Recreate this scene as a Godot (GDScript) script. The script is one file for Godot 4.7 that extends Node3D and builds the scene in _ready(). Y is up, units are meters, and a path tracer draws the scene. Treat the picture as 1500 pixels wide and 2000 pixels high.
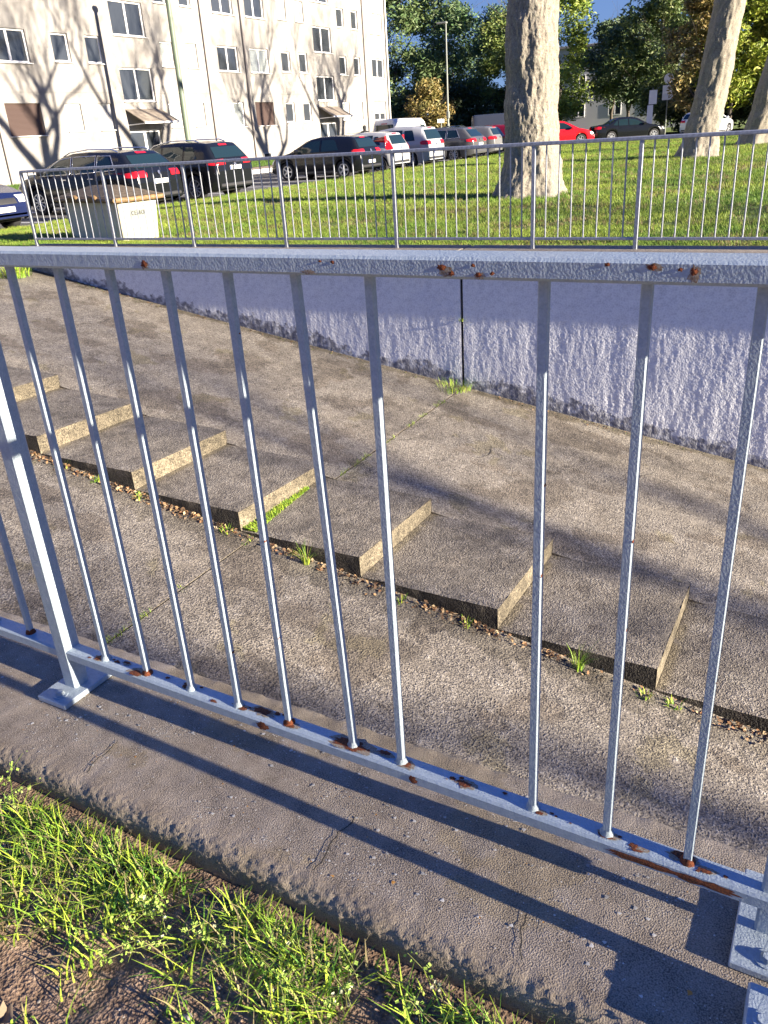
extends Node3D
# Underpass ramp behind a painted railing, parked cars, a plastered apartment block and plane trees in low spring sun.

const CH := 1.25            # height of the camera above the near lawn
const SUN_EL := 13.3        # degrees above the horizon
const SUN_AZ := 3.0         # degrees from +X towards +Z
const FX := -31.6           # plane of the apartment block's front

var rng := RandomNumberGenerator.new()
var used := {}
var M := {}
var noise := FastNoiseLite.new()

# ------------------------------------------------------------------ mesh builder
class MB:
	var v := PackedVector3Array()
	var n := PackedVector3Array()
	var uv := PackedVector2Array()
	var c := PackedColorArray()
	var ix := PackedInt32Array()
	var col := Color(1, 1, 1)

	func vert(p: Vector3, nn: Vector3, t := Vector2.ZERO) -> int:
		v.append(p); n.append(nn); uv.append(t); c.append(col)
		return v.size() - 1

	func tri(a: Vector3, b: Vector3, d: Vector3) -> void:   # counter-clockwise seen from outside
		var nn := (b - a).cross(d - a).normalized()
		var i := vert(a, nn); vert(b, nn); vert(d, nn)
		ix.append_array(PackedInt32Array([i, i + 2, i + 1]))

	func quad(a: Vector3, b: Vector3, d: Vector3, e: Vector3) -> void:
		var nn := (d - a).cross(e - b).normalized()
		var i := vert(a, nn, Vector2(0, 1)); vert(b, nn, Vector2(1, 1)); vert(d, nn, Vector2(1, 0)); vert(e, nn, Vector2(0, 0))
		ix.append_array(PackedInt32Array([i, i + 2, i + 1, i, i + 3, i + 2]))

	func box(p: Vector3, s: Vector3, b := Basis.IDENTITY, ch := 0.0) -> void:
		var h := s * 0.5
		ch = minf(ch, 0.45 * minf(s.x, minf(s.y, s.z)))
		var ax := [Vector3(1, 0, 0), Vector3(0, 1, 0), Vector3(0, 0, 1)]
		for k in 3:
			for sg in [-1.0, 1.0]:
				var w: Vector3 = ax[k] * sg
				var u: Vector3 = ax[(k + 1) % 3]
				var t: Vector3 = ax[(k + 2) % 3] * sg
				var hu: float = h[(k + 1) % 3] - ch
				var ht: float = h[(k + 2) % 3] - ch
				var o: Vector3 = w * h[k]
				quad(p + b * (o - u * hu - t * ht), p + b * (o + u * hu - t * ht), p + b * (o + u * hu + t * ht), p + b * (o - u * hu + t * ht))
		if ch <= 0.0:
			return
		for k in 3:
			var a: Vector3 = ax[k]
			var i2 := (k + 1) % 3
			var i3 := (k + 2) % 3
			for su in [-1.0, 1.0]:
				for st in [-1.0, 1.0]:
					var u: Vector3 = ax[i2] * su
					var t: Vector3 = ax[i3] * st
					var la: float = h[k] - ch
					var p1: Vector3 = u * h[i2] + t * (h[i3] - ch)
					var p2: Vector3 = u * (h[i2] - ch) + t * h[i3]
					if su * st > 0:
						quad(p + b * (p1 - a * la), p + b * (p2 - a * la), p + b * (p2 + a * la), p + b * (p1 + a * la))
					else:
						quad(p + b * (p1 - a * la), p + b * (p1 + a * la), p + b * (p2 + a * la), p + b * (p2 - a * la))
		for sx in [-1.0, 1.0]:
			for sy in [-1.0, 1.0]:
				for sz in [-1.0, 1.0]:
					var a := p + b * Vector3(sx * h.x, sy * (h.y - ch), sz * (h.z - ch))
					var d := p + b * Vector3(sx * (h.x - ch), sy * h.y, sz * (h.z - ch))
					var e := p + b * Vector3(sx * (h.x - ch), sy * (h.y - ch), sz * h.z)
					if sx * sy * sz > 0: tri(a, d, e)
					else: tri(a, e, d)

	func tube(pts: Array, rad: Array, sides := 8, cap := true) -> void:
		var up := Vector3.UP
		var t0: Vector3 = (pts[1] - pts[0]).normalized()
		if absf(t0.dot(up)) > 0.9: up = Vector3.RIGHT
		var u := t0.cross(up).normalized()
		var first := v.size()
		for k in pts.size():
			var t: Vector3 = (pts[mini(k + 1, pts.size() - 1)] - pts[maxi(k - 1, 0)]).normalized()
			u = (u - t * u.dot(t)).normalized()
			var w := t.cross(u)
			for s in sides + 1:
				var a := TAU * s / sides
				var d := u * cos(a) + w * sin(a)
				vert(pts[k] + d * rad[k], d, Vector2(float(s) / sides, k))
		for k in pts.size() - 1:
			for s in sides:
				var i := first + k * (sides + 1) + s
				ix.append_array(PackedInt32Array([i, i + sides + 1, i + 1, i + 1, i + sides + 1, i + sides + 2]))
		if cap:
			for e in [0, pts.size() - 1]:
				var t: Vector3 = (pts[1] - pts[0]).normalized() * -1.0 if e == 0 else (pts[e] - pts[e - 1]).normalized()
				var ci := vert(pts[e], t)
				var r0 := v.size()
				for s in sides + 1:
					vert(v[first + e * (sides + 1) + s], t)
				for s in sides:
					ix.append_array(PackedInt32Array([ci, r0 + s, r0 + s + 1] if e == 0 else [ci, r0 + s + 1, r0 + s]))

	func grid(nu: int, nv: int, f: Callable, flip := false) -> void:   # f(i, j) -> Vector3 or [Vector3, Color]
		var first := v.size()
		for j in nv + 1:
			for i in nu + 1:
				var r = f.call(i, j)
				if r is Array:
					col = r[1]
					vert(r[0], Vector3.ZERO, Vector2(float(i) / nu, float(j) / nv))
				else:
					vert(r, Vector3.ZERO, Vector2(float(i) / nu, float(j) / nv))
		for j in nv:
			for i in nu:
				var a := first + j * (nu + 1) + i
				var b := a + 1
				var d := a + nu + 1
				var e := d + 1
				var fn := (v[b] - v[a]).cross(v[d] - v[a]) + (v[d] - v[e]).cross(v[b] - v[e])
				if flip: fn = -fn
				n[a] += fn; n[b] += fn; n[d] += fn; n[e] += fn
				if flip: ix.append_array(PackedInt32Array([a, b, d, b, e, d]))
				else: ix.append_array(PackedInt32Array([a, d, b, b, d, e]))
		for k in range(first, v.size()):
			n[k] = n[k].normalized() if n[k].length_squared() > 1e-20 else Vector3.UP

	func mesh() -> ArrayMesh:
		var a := []
		a.resize(Mesh.ARRAY_MAX)
		a[Mesh.ARRAY_VERTEX] = v
		a[Mesh.ARRAY_NORMAL] = n
		a[Mesh.ARRAY_TEX_UV] = uv
		a[Mesh.ARRAY_COLOR] = c
		a[Mesh.ARRAY_INDEX] = ix
		var m := ArrayMesh.new()
		m.add_surface_from_arrays(Mesh.PRIMITIVE_TRIANGLES, a)
		return m

# ------------------------------------------------------------------ node helpers
func numbered(called: String) -> String:
	var k: int = used.get(called, 0)
	used[called] = k + 1
	return called if k == 0 else "%s_%03d" % [called, k]

func tag(o: Node, label: String, category: String, group := "", kind := ""):
	if label: o.set_meta("label", label)
	if category: o.set_meta("category", category)
	if group: o.set_meta("group", group)
	if kind: o.set_meta("kind", kind)
	return o

func thing(called: String, label: String, category: String, at := Vector3.ZERO, turn := 0.0, group := "") -> Node3D:
	var o := Node3D.new()
	o.name = numbered(called)
	add_child(o)
	o.position = at
	o.rotation.y = turn
	return tag(o, label, category, group)

func part(parent: Node, called: String, mesh, mat: Material, at := Vector3.ZERO) -> MeshInstance3D:
	var o := MeshInstance3D.new()
	o.name = called
	o.mesh = mesh.mesh() if mesh is MB else mesh
	o.material_override = mat
	parent.add_child(o, true)
	o.position = at
	return o

func top(called: String, mesh, mat: Material, label := "", category := "", group := "", kind := "") -> MeshInstance3D:
	var o := part(self, numbered(called), mesh, mat)
	return tag(o, label, category, group, kind)

func boxm(p: Vector3, s: Vector3, ch := 0.0, b := Basis.IDENTITY) -> MB:
	var m := MB.new()
	m.box(p, s, b, ch)
	return m

func many(parent: Node, called: String, mesh: Mesh, mat: Material, places: Array, colors := []) -> MultiMeshInstance3D:
	var mm := MultiMesh.new()
	mm.transform_format = MultiMesh.TRANSFORM_3D
	mm.use_colors = not colors.is_empty()
	mm.mesh = mesh
	mm.instance_count = places.size()
	for k in places.size():
		mm.set_instance_transform(k, places[k])
		if colors: mm.set_instance_color(k, colors[k])
	var o := MultiMeshInstance3D.new()
	o.name = numbered(called) if parent == self else called
	o.multimesh = mm
	o.material_override = mat
	parent.add_child(o, true)
	return o

func rr(a: float, b: float) -> float:
	return rng.randf_range(a, b)

# ------------------------------------------------------------------ textures and materials
func layer(size: int, freq: float, oct := 3, sd := 0, kind := FastNoiseLite.TYPE_SIMPLEX_SMOOTH) -> PackedByteArray:
	var f := FastNoiseLite.new()
	f.seed = sd
	f.noise_type = kind
	f.frequency = freq
	f.fractal_octaves = oct
	if kind == FastNoiseLite.TYPE_CELLULAR:
		f.fractal_type = FastNoiseLite.FRACTAL_NONE
	var im := f.get_seamless_image(size, size)
	im.convert(Image.FORMAT_L8)
	return im.get_data()

func tex(size: int, layers: Array, stops: Array, bump := 0.0) -> Dictionary:
	# layers: [bytes, weight]; stops: [at, sRGB colour]. The weighted sum is stretched to 0..255 and coloured.
	var tot := PackedFloat32Array()
	tot.resize(size * size)
	for l in layers:
		var b: PackedByteArray = l[0]
		var w: float = l[1] / 255.0
		for i in size * size:
			tot[i] += b[i] * w
	var lo := 1e9
	var hi := -1e9
	for i in range(0, size * size, 7):
		lo = minf(lo, tot[i]); hi = maxf(hi, tot[i])
	var g := Gradient.new()
	g.offsets = PackedFloat32Array(stops.map(func(s): return s[0]))
	g.colors = PackedColorArray(stops.map(func(s): return s[1]))
	var lr := PackedByteArray(); var lg := PackedByteArray(); var lb := PackedByteArray()
	for k in 256:
		var cc := g.sample(k / 255.0)
		lr.append(int(cc.r * 255)); lg.append(int(cc.g * 255)); lb.append(int(cc.b * 255))
	var out := PackedByteArray()
	out.resize(size * size * 3)
	var hgt := PackedByteArray()
	hgt.resize(size * size)
	var k := 255.0 / maxf(hi - lo, 1e-6)
	for i in size * size:
		var q := clampi(int((tot[i] - lo) * k), 0, 255)
		hgt[i] = q
		out[i * 3] = lr[q]; out[i * 3 + 1] = lg[q]; out[i * 3 + 2] = lb[q]
	var d := {"albedo": ImageTexture.create_from_image(Image.create_from_data(size, size, false, Image.FORMAT_RGB8, out))}
	if bump > 0:
		var h := Image.create_from_data(size, size, false, Image.FORMAT_L8, hgt)
		h.convert(Image.FORMAT_RGBA8)
		h.bump_map_to_normal_map(bump)
		d.normal = ImageTexture.create_from_image(h)
	return d

func mat(color: Color, rough := 0.8, metal := 0.0) -> StandardMaterial3D:   # colour given as linear base colour
	var m := StandardMaterial3D.new()
	m.albedo_color = color.linear_to_srgb()
	m.roughness = rough
	m.metallic = metal
	return m

func tmat(t: Dictionary, tile: float, rough := 0.9, ns := 1.0, world := true, vc := false) -> StandardMaterial3D:
	var m := StandardMaterial3D.new()
	m.albedo_texture = t.albedo
	m.roughness = rough
	m.uv1_triplanar = true
	m.uv1_world_triplanar = world
	m.uv1_scale = Vector3.ONE / tile
	m.vertex_color_use_as_albedo = vc
	if t.has("normal"):
		m.normal_enabled = true
		m.normal_texture = t.normal
		m.normal_scale = ns
	return m

func vmat(rough := 0.8, back := Color.BLACK) -> StandardMaterial3D:
	var m := StandardMaterial3D.new()
	m.vertex_color_use_as_albedo = true
	m.roughness = rough
	if back != Color.BLACK:
		m.backlight_enabled = true
		m.backlight = back
	return m

func srgb(r: int, g: int, b: int) -> Color:
	return Color(r / 255.0, g / 255.0, b / 255.0)

func make_materials() -> void:
	var n_fine := layer(1024, 0.11, 2, 1)
	var n_mid := layer(1024, 0.02, 3, 2)
	var n_big := layer(1024, 0.004, 3, 3)
	var cell := layer(1024, 0.09, 1, 4, FastNoiseLite.TYPE_CELLULAR)
	var conc := tex(1024, [[n_fine, 0.4], [layer(1024, 0.17, 2, 7, FastNoiseLite.TYPE_VALUE), 1.1], [n_mid, 0.25], [n_big, 0.3]], [[0.0, srgb(40, 36, 33)], [0.22, srgb(72, 67, 62)], [0.42, srgb(116, 109, 99)], [0.6, srgb(139, 131, 119)], [0.78, srgb(164, 156, 143)], [1.0, srgb(230, 225, 215)]], 7.0)
	M.ramp = tmat(conc, 1.45, 0.92, 0.85, true, true)
	M.step = tmat(conc, 1.3, 0.94, 0.9, true, true)
	var cop := tex(1024, [[n_fine, 0.8], [n_mid, 0.15], [n_big, 0.3]], [[0.0, srgb(60, 53, 46)], [0.3, srgb(118, 108, 95)], [0.5, srgb(147, 136, 121)], [0.75, srgb(164, 153, 138)], [1.0, srgb(210, 202, 187)]], 6.0)
	M.coping = tmat(cop, 0.42, 0.92, 0.45, true, true)
	var plas := tex(512, [[layer(512, 0.05, 3, 9), 0.7], [layer(512, 0.012, 3, 10), 0.5]], [[0.0, srgb(196, 196, 200)], [0.5, srgb(226, 226, 228)], [1.0, srgb(244, 244, 244)]], 3.0)
	M.white_wall = tmat(plas, 0.6, 0.85, 0.8, true, true)
	var fac := tex(1024, [[layer(1024, 0.006, 4, 21), 0.8], [n_mid, 0.25]], [[0.0, srgb(116, 112, 108)], [0.45, srgb(140, 137, 133)], [1.0, srgb(156, 153, 149)]])
	M.facade = tmat(fac, 9.0, 0.95)
	M.soil = tmat(tex(512, [[layer(512, 0.09, 3, 31), 0.6], [layer(512, 0.02, 3, 32), 0.6]], [[0.0, srgb(66, 51, 40)], [0.5, srgb(122, 100, 81)], [1.0, srgb(170, 148, 126)]], 6.0), 0.4, 0.95, 1.2)
	M.lawn = tmat(tex(512, [[layer(512, 0.08, 3, 41), 0.5], [layer(512, 0.012, 4, 42), 0.7]], [[0.0, srgb(62, 62, 26)], [0.5, srgb(92, 112, 36)], [1.0, srgb(132, 150, 58)]], 4.0), 1.7, 0.95, 1.0)
	M.asphalt = tmat(tex(512, [[layer(512, 0.12, 2, 51), 0.5], [layer(512, 0.01, 4, 52), 0.6]], [[0.0, srgb(62, 62, 64)], [0.6, srgb(88, 87, 87)], [1.0, srgb(116, 114, 110)]], 3.0), 3.0, 0.9, 0.6)
	M.paving = tmat(tex(512, [[layer(512, 0.1, 2, 53), 0.4], [layer(512, 0.012, 4, 54), 0.7]], [[0.0, srgb(112, 98, 86)], [1.0, srgb(164, 148, 132)]], 3.0), 2.0, 0.9, 0.6)
	var bark := tex(1024, [[layer(1024, 0.03, 4, 61), 0.6], [layer(1024, 0.045, 1, 62, FastNoiseLite.TYPE_CELLULAR), 0.45], [layer(1024, 0.008, 3, 63), 0.5]], [[0.0, srgb(50, 44, 40)], [0.25, srgb(98, 90, 82)], [0.45, srgb(136, 127, 117)], [0.58, srgb(128, 125, 110)], [0.75, srgb(158, 150, 138)], [1.0, srgb(190, 185, 174)]], 10.0)
	M.bark = tmat(bark, 1.1, 0.95, 1.2)
	M.bark.uv1_scale = Vector3(1.5, 0.75, 1.5)
	M.bark_dark = mat(Color(0.09, 0.075, 0.06), 0.95)
	# painted steel of the near railing: bumpy paint
	var pb := tex(512, [[layer(512, 0.045, 3, 71), 0.7], [layer(512, 0.012, 2, 72), 0.4]], [[0.0, srgb(144, 158, 167)], [0.5, srgb(160, 173, 181)], [1.0, srgb(176, 187, 194)]], 5.0)
	M.rail_paint = tmat(pb, 0.12, 0.38, 0.55)
	var rp := tex(512, [[layer(512, 0.09, 3, 73), 0.6], [layer(512, 0.02, 3, 74), 0.6]], [[0.0, srgb(42, 22, 16)], [0.4, srgb(92, 46, 26)], [0.75, srgb(140, 76, 38)], [1.0, srgb(182, 118, 66)]], 6.0)
	M.rust = tmat(rp, 0.05, 0.95, 1.0)
	M.stain = tmat(tex(256, [[layer(256, 0.05, 3, 76), 1.0]], [[0.0, srgb(120, 92, 66)], [0.5, srgb(142, 128, 108)], [1.0, srgb(156, 162, 164)]]), 0.06, 0.8)
	M.galv = tmat(tex(256, [[layer(256, 0.03, 3, 75), 1.0]], [[0.0, srgb(136, 140, 146)], [1.0, srgb(176, 180, 186)]]), 0.3, 0.42)
	M.galv.metallic = 0.35
	M.lichen = vmat(0.95)
	M.grass = vmat(0.6, Color(0.35, 0.45, 0.12))
	M.leaf = vmat(0.6, Color(0.4, 0.45, 0.15))
	M.litter = vmat(0.9)
	M.frame = mat(Color(0.78, 0.78, 0.78), 0.5)
	M.pane = mat(Color(0.04, 0.046, 0.056), 0.04)
	M.pane.metallic_specular = 0.7
	M.glass = mat(Color(0.5, 0.55, 0.55), 0.03)
	M.glass.albedo_color.a = 0.3
	M.glass.transparency = BaseMaterial3D.TRANSPARENCY_ALPHA
	M.room = mat(Color(0.05, 0.05, 0.055), 0.9)
	M.curtain = mat(Color(0.24, 0.25, 0.24), 0.9)
	M.sill = mat(Color(0.66, 0.65, 0.63), 0.7)
	M.shutter_brown = mat(Color(0.062, 0.04, 0.034), 0.6)
	M.shutter_white = mat(Color(0.36, 0.36, 0.36), 0.6)
	M.pipe = mat(Color(0.3, 0.27, 0.25), 0.6)
	M.lamp_green = mat(Color(0.13, 0.17, 0.12), 0.5)
	M.lamp_grey = mat(Color(0.2, 0.22, 0.2), 0.5)
	M.tyre = mat(Color(0.018, 0.018, 0.019), 0.85)
	M.rim = mat(Color(0.52, 0.53, 0.55), 0.3, 0.7)
	M.chrome = mat(Color(0.75, 0.75, 0.76), 0.15, 0.9)
	M.black = mat(Color(0.015, 0.015, 0.016), 0.6)
	M.plastic = mat(Color(0.03, 0.03, 0.032), 0.5)
	M.plate = mat(Color(0.75, 0.75, 0.72), 0.5)
	M.plate_blue = mat(Color(0.02, 0.07, 0.4), 0.5)
	M.tail = mat(Color(0.5, 0.012, 0.02), 0.12)
	M.headlamp = mat(Color(0.75, 0.77, 0.78), 0.08)
	M.car_glass = mat(Color(0.01, 0.022, 0.026), 0.03)
	M.car_glass.metallic_specular = 0.55
	M.bin_body = tmat(tex(512, [[layer(512, 0.05, 3, 81), 0.5], [layer(512, 0.008, 3, 82), 0.6]], [[0.0, srgb(196, 184, 156)], [1.0, srgb(226, 216, 190)]], 1.0), 1.0, 0.7, 0.4)
	M.bin_lid = tmat(tex(512, [[layer(512, 0.1, 3, 83), 0.6], [layer(512, 0.015, 3, 84), 0.6]], [[0.0, srgb(56, 47, 38)], [0.5, srgb(96, 84, 68)], [1.0, srgb(134, 120, 98)]], 4.0), 0.6, 0.9, 1.0)
	M.bin_rim = tmat(tex(256, [[layer(256, 0.03, 3, 85), 1.0]], [[0.0, srgb(86, 70, 52)], [0.5, srgb(128, 102, 68)], [1.0, srgb(164, 132, 84)]]), 0.5, 0.7)
	M.sign_white = mat(Color(0.7, 0.71, 0.72), 0.5)
	M.cloth = mat(Color(0.02, 0.02, 0.022), 0.9)
	M.back_wall = mat(Color(0.45, 0.45, 0.45), 0.9)
	M.ink = mat(Color(0.03, 0.03, 0.03), 0.7)
	M.joint = mat(Color(0.03, 0.028, 0.025), 0.95)
	M.canopy = tmat(tex(256, [[layer(256, 0.02, 4, 91), 1.0]], [[0.0, srgb(92, 84, 76)], [1.0, srgb(150, 140, 128)]]), 2.0, 0.8)

func paint(c: Color) -> StandardMaterial3D:
	var m := mat(c, 0.14, 0.0)
	m.metallic_specular = 0.5
	return m

# ------------------------------------------------------------------ the place
func ramp_y(x: float) -> float:
	return maxf(-0.1775 * x - 1.94, -9.0) if x > -11.6 else 0.119

func lawn_y(x: float, z: float) -> float:
	var y := 0.05
	y -= 0.27 * smoothstep(-11.0, -16.6, x)
	y -= 0.22 * smoothstep(-34.0, -58.0, z)
	return maxf(y, -0.25) + 0.03 * noise.get_noise_2d(x * 9.0, z * 9.0)

func _ready() -> void:
	rng.seed = 20240417
	noise.seed = 5
	noise.frequency = 0.05
	# --- camera
	var cam := Camera3D.new()
	cam.name = "camera"
	add_child(cam)
	cam.fov = 64.33
	cam.near = 0.05
	cam.far = 2000.0
	cam.transform = Transform3D(Basis(Vector3(0.882477, -0.060604, -0.466434), Vector3(-0.149317, 0.904273, -0.399994), Vector3(0.446025, 0.422632, 0.788951)).orthonormalized(), Vector3(0, CH, 0))
	cam.current = true
	# --- sky
	var env := Environment.new()
	env.background_mode = Environment.BG_SKY
	var sm := ProceduralSkyMaterial.new()
	sm.sky_top_color = Color(0.17, 0.37, 0.78)
	sm.sky_horizon_color = Color(0.52, 0.66, 0.84)
	sm.sky_curve = 0.18
	sm.sky_energy_multiplier = 0.54
	sm.ground_energy_multiplier = 0.54
	sm.ground_bottom_color = Color(0.25, 0.24, 0.2)
	sm.ground_horizon_color = Color(0.5, 0.52, 0.5)
	sm.sun_angle_max = 8.0
	var sky := Sky.new()
	sky.sky_material = sm
	env.sky = sky
	env.tonemap_mode = Environment.TONE_MAPPER_LINEAR
	env.tonemap_exposure = 4.1
	env.sdfgi_enabled = true
	env.ssao_enabled = true
	env.ssil_enabled = true
	var we := WorldEnvironment.new()
	we.name = "environment"
	we.environment = env
	add_child(we)
	# --- sun
	var sun := DirectionalLight3D.new()
	sun.name = "sun"
	add_child(sun)
	var e := deg_to_rad(SUN_EL)
	var a := deg_to_rad(SUN_AZ)
	var to_sun := Vector3(cos(e) * cos(a), sin(e), cos(e) * sin(a))
	sun.look_at_from_position(to_sun * 50.0, Vector3.ZERO, Vector3.UP)
	sun.light_energy = 1.6
	sun.light_color = Color(1.0, 0.945, 0.86)
	sun.light_angular_distance = 0.5
	sun.shadow_enabled = true

	make_materials()
	build_ground()
	build_ramp()
	build_far_wall()
	build_coping()
	build_near_railing()
	build_far_railing()
	build_building()
	build_back()
	build_trees()
	build_street()
	build_cars()
	build_bin()
	build_grass()

func sheet(called: String, x0: float, x1: float, z0: float, z1: float, nu: int, nv: int, f: Callable, m: Material, label := "", category := "", kind := "structure"):
	var mb := MB.new()
	mb.grid(nu, nv, func(i: int, j: int):
		var x: float = lerpf(x0, x1, float(i) / nu)
		var z: float = lerpf(z1, z0, float(j) / nv)
		return Vector3(x, f.call(x, z), z))
	return top(called, mb, m, label, category, "", kind)

func build_ground() -> void:
	var g := MB.new()
	var y := -0.36
	for r in [[-600, 600, -900, -8.3], [-600, -12.0, -8.3, -0.9], [14.3, 600, -8.3, -0.9], [-600, 600, -0.9, 300]]:
		g.quad(Vector3(r[0], y, r[3]), Vector3(r[1], y, r[3]), Vector3(r[1], y, r[2]), Vector3(r[0], y, r[2]))
	top("ground", g, M.paving, "", "", "", "structure")
	sheet("lawn", -16.55, 45.0, -61.0, -8.3, 150, 130, lawn_y, M.lawn)
	sheet("near_ground_far_side", 14.3, 60.0, -8.3, -0.9, 20, 8, func(_x: float, _z: float): return 0.03, M.lawn)
	# bare soil and grass ground by the camera
	var soil := MB.new()
	var rel := func(x: float, z: float) -> float:
		return 0.028 + 0.016 * noise.get_noise_2d(x * 60.0, z * 60.0) + 0.006 * noise.get_noise_2d(x * 300.0, z * 300.0)
	soil.grid(240, 110, func(i: int, j: int):
		var x := lerpf(-2.6, 1.0, i / 240.0)
		var z := lerpf(0.9, -0.84, j / 110.0)
		return Vector3(x, rel.call(x, z), z))
	for r in [[-14.0, -2.6, -0.84, 30.0], [1.0, 60.0, -0.84, 30.0], [-2.6, 1.0, 0.9, 30.0]]:
		soil.quad(Vector3(r[0], 0.026, r[3]), Vector3(r[1], 0.026, r[3]), Vector3(r[1], 0.026, r[2]), Vector3(r[0], 0.026, r[2]))
	top("soil", soil, M.soil, "", "", "", "structure")
	# level path at the head of the ramp
	sheet("path", -16.55, -11.6, -8.3, -0.9, 10, 8, func(x: float, _z: float): return 0.119 - 0.35 * smoothstep(-12.5, -16.5, x), M.paving)

func build_ramp() -> void:
	var ramp := Node3D.new()
	ramp.name = "ramp"
	add_child(ramp)
	tag(ramp, "", "", "", "structure")
	var spots := [[-4.5, -6.2, 0.16], [-2.05, -6.6, 0.2], [-3.9, -6.75, 0.12], [-1.75, -3.0, 0.25], [-0.55, -2.3, 0.18], [-2.3, -2.6, 0.22], [-5.9, -7.0, 0.2], [-1.3, -3.35, 0.14], [-6.7, -6.1, 0.25], [-3.0, -3.3, 0.2]]
	var tone := func(x: float, z: float) -> Color:
		var k := 1.02 + 0.34 * noise.get_noise_2d(x * 14.0 + 40.0, z * 14.0) + 0.26 * noise.get_noise_2d(x * 60.0, z * 60.0 + 9.0) + 0.2 * noise.get_noise_2d(x * 230.0, z * 230.0 + 9.0)
		var c := Color(k, k * 0.985, k * 0.965)
		# grime with a ragged outline along the steps and along the wall
		var rag := 0.12 * noise.get_noise_2d(x * 45.0, z * 45.0) + 0.08 * noise.get_noise_2d(x * 190.0, z * 190.0)
		var d := minf(absf(z + 4.12), absf(z + 8.0) * 0.8) if z > -4.12 or z < -5.25 else 1.0
		if z > -4.13 and d < 0.22 + rag * 1.5: c = c.lerp(Color(0.5, 0.49, 0.45), 0.75)
		if z < -5.25 and absf(z + 8.0) < 0.12 + rag: c = c.lerp(Color(0.52, 0.5, 0.42), 0.8)
		for s in spots:
			var q := Vector2((x - s[0]), (z - s[1]) * 1.4).length() + 0.5 * rag
			if q < s[2] * 0.6: c = c.lerp(Color(1.7, 1.65, 1.55), clampf(0.5 + rag * 5.0, 0.1, 0.95))
			elif q < s[2] * 0.72: c = c.lerp(Color(0.5, 0.48, 0.45), 0.6)
		var moss := noise.get_noise_2d(x * 22.0 - 70.0, z * 22.0 + 30.0)
		if moss + rag > 0.42: c = c.lerp(Color(0.78, 0.76, 0.55), 0.6)
		var damp := noise.get_noise_2d(x * 18.0 + 130.0, z * 26.0) + 0.8 * rag
		if damp > 0.22: c = c * Color(0.7, 0.68, 0.66)
		return c
	for strip in [[-4.12, -1.0], [-8.03, -5.25]]:
		for seg in [[-11.6, -9.96, 0.06], [-9.945, -3.418, 0.035], [-3.403, 1.2, 0.035], [1.2, 7.6, 0.2]]:
			var mb := MB.new()
			var nu := int((seg[1] - seg[0]) / seg[2])
			var nv := int((strip[1] - strip[0]) / seg[2])
			mb.grid(nu, nv, func(i: int, j: int):
				var x := lerpf(seg[0], seg[1], float(i) / nu)
				var z := lerpf(strip[1], strip[0], float(j) / nv)
				return [Vector3(x, ramp_y(x) + 0.0035 * noise.get_noise_2d(x * 120.0, z * 120.0), z), tone.call(x, z)])
			mb.col = Color(0.7, 0.68, 0.64)
			for q in [[strip[1], 1.0], [strip[0], -1.0]]:
				var a := Vector3(seg[0], ramp_y(seg[0]), q[0])
				var b := Vector3(seg[1], ramp_y(seg[1]), q[0])
				var dn := Vector3(0, -0.4, 0)
				if q[1] > 0: mb.quad(a + dn, b + dn, b, a)
				else: mb.quad(b + dn, a + dn, a, b)
			for xe in [seg[0], seg[1]]:
				var a := Vector3(xe, ramp_y(xe), strip[0])
				var b := Vector3(xe, ramp_y(xe), strip[1])
				mb.quad(a - Vector3(0, 0.4, 0), b - Vector3(0, 0.4, 0), b, a)
			part(ramp, "slab", mb, M.ramp)
	# cracks
	for q in [[-3.15, -6.5, 0.5, 2.6, 3], [-2.6, -6.7, 0.35, 0.4, 4], [-5.3, -6.9, 0.7, 2.7, 5], [-2.1, -2.5, 0.8, 0.6, 6], [-1.2, -7.2, 0.5, 1.1, 7], [-2.7, -2.0, 0.6, 2.4, 8], [-0.9, -2.6, 0.45, 1.9, 9]]:
		var cr := MB.new()
		var at := Vector2(q[0], q[1])
		var hd: float = q[3]
		var prev := at
		var wp := 0.001
		for n in 16:
			hd += 1.1 * noise.get_noise_2d(n * 37.0, q[4] * 50.0)
			var nx: Vector2 = prev + Vector2(cos(hd), sin(hd)) * q[2] / 16.0
			var sd := Vector2(-sin(hd), cos(hd))
			var wn := 0.0025 * sin(PI * (n + 1) / 17.0) + 0.0008
			var P := func(v: Vector2) -> Vector3: return Vector3(v.x, ramp_y(v.x) + 0.0042, v.y)
			cr.quad(P.call(prev - sd * wp), P.call(prev + sd * wp), P.call(nx + sd * wn), P.call(nx - sd * wn))
			prev = nx
			wp = wn
		part(ramp, "crack", cr, M.joint)
	# soil in the joints and below the slabs
	var bed := MB.new()
	bed.quad(Vector3(-11.6, ramp_y(-11.6) - 0.06, -1.0), Vector3(7.6, ramp_y(7.6) - 0.06, -1.0), Vector3(7.6, ramp_y(7.6) - 0.06, -8.0), Vector3(-11.6, ramp_y(-11.6) - 0.06, -8.0))
	part(ramp, "joint_soil", bed, M.soil)
	var flo := MB.new()
	flo.quad(Vector3(7.6, ramp_y(7.6), -1.0), Vector3(14.3, ramp_y(7.6), -1.0), Vector3(14.3, ramp_y(7.6), -8.03), Vector3(7.6, ramp_y(7.6), -8.03))
	flo.quad(Vector3(14.3, ramp_y(7.6), -1.0), Vector3(14.3, 0.02, -1.0), Vector3(14.3, 0.02, -8.3), Vector3(14.3, ramp_y(7.6), -8.3))
	part(ramp, "tunnel_floor", flo, M.ramp)
	# low steps between the two ramps
	var stair := thing("stairway", "flight of low concrete steps between two ramp strips", "stairs")
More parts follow.
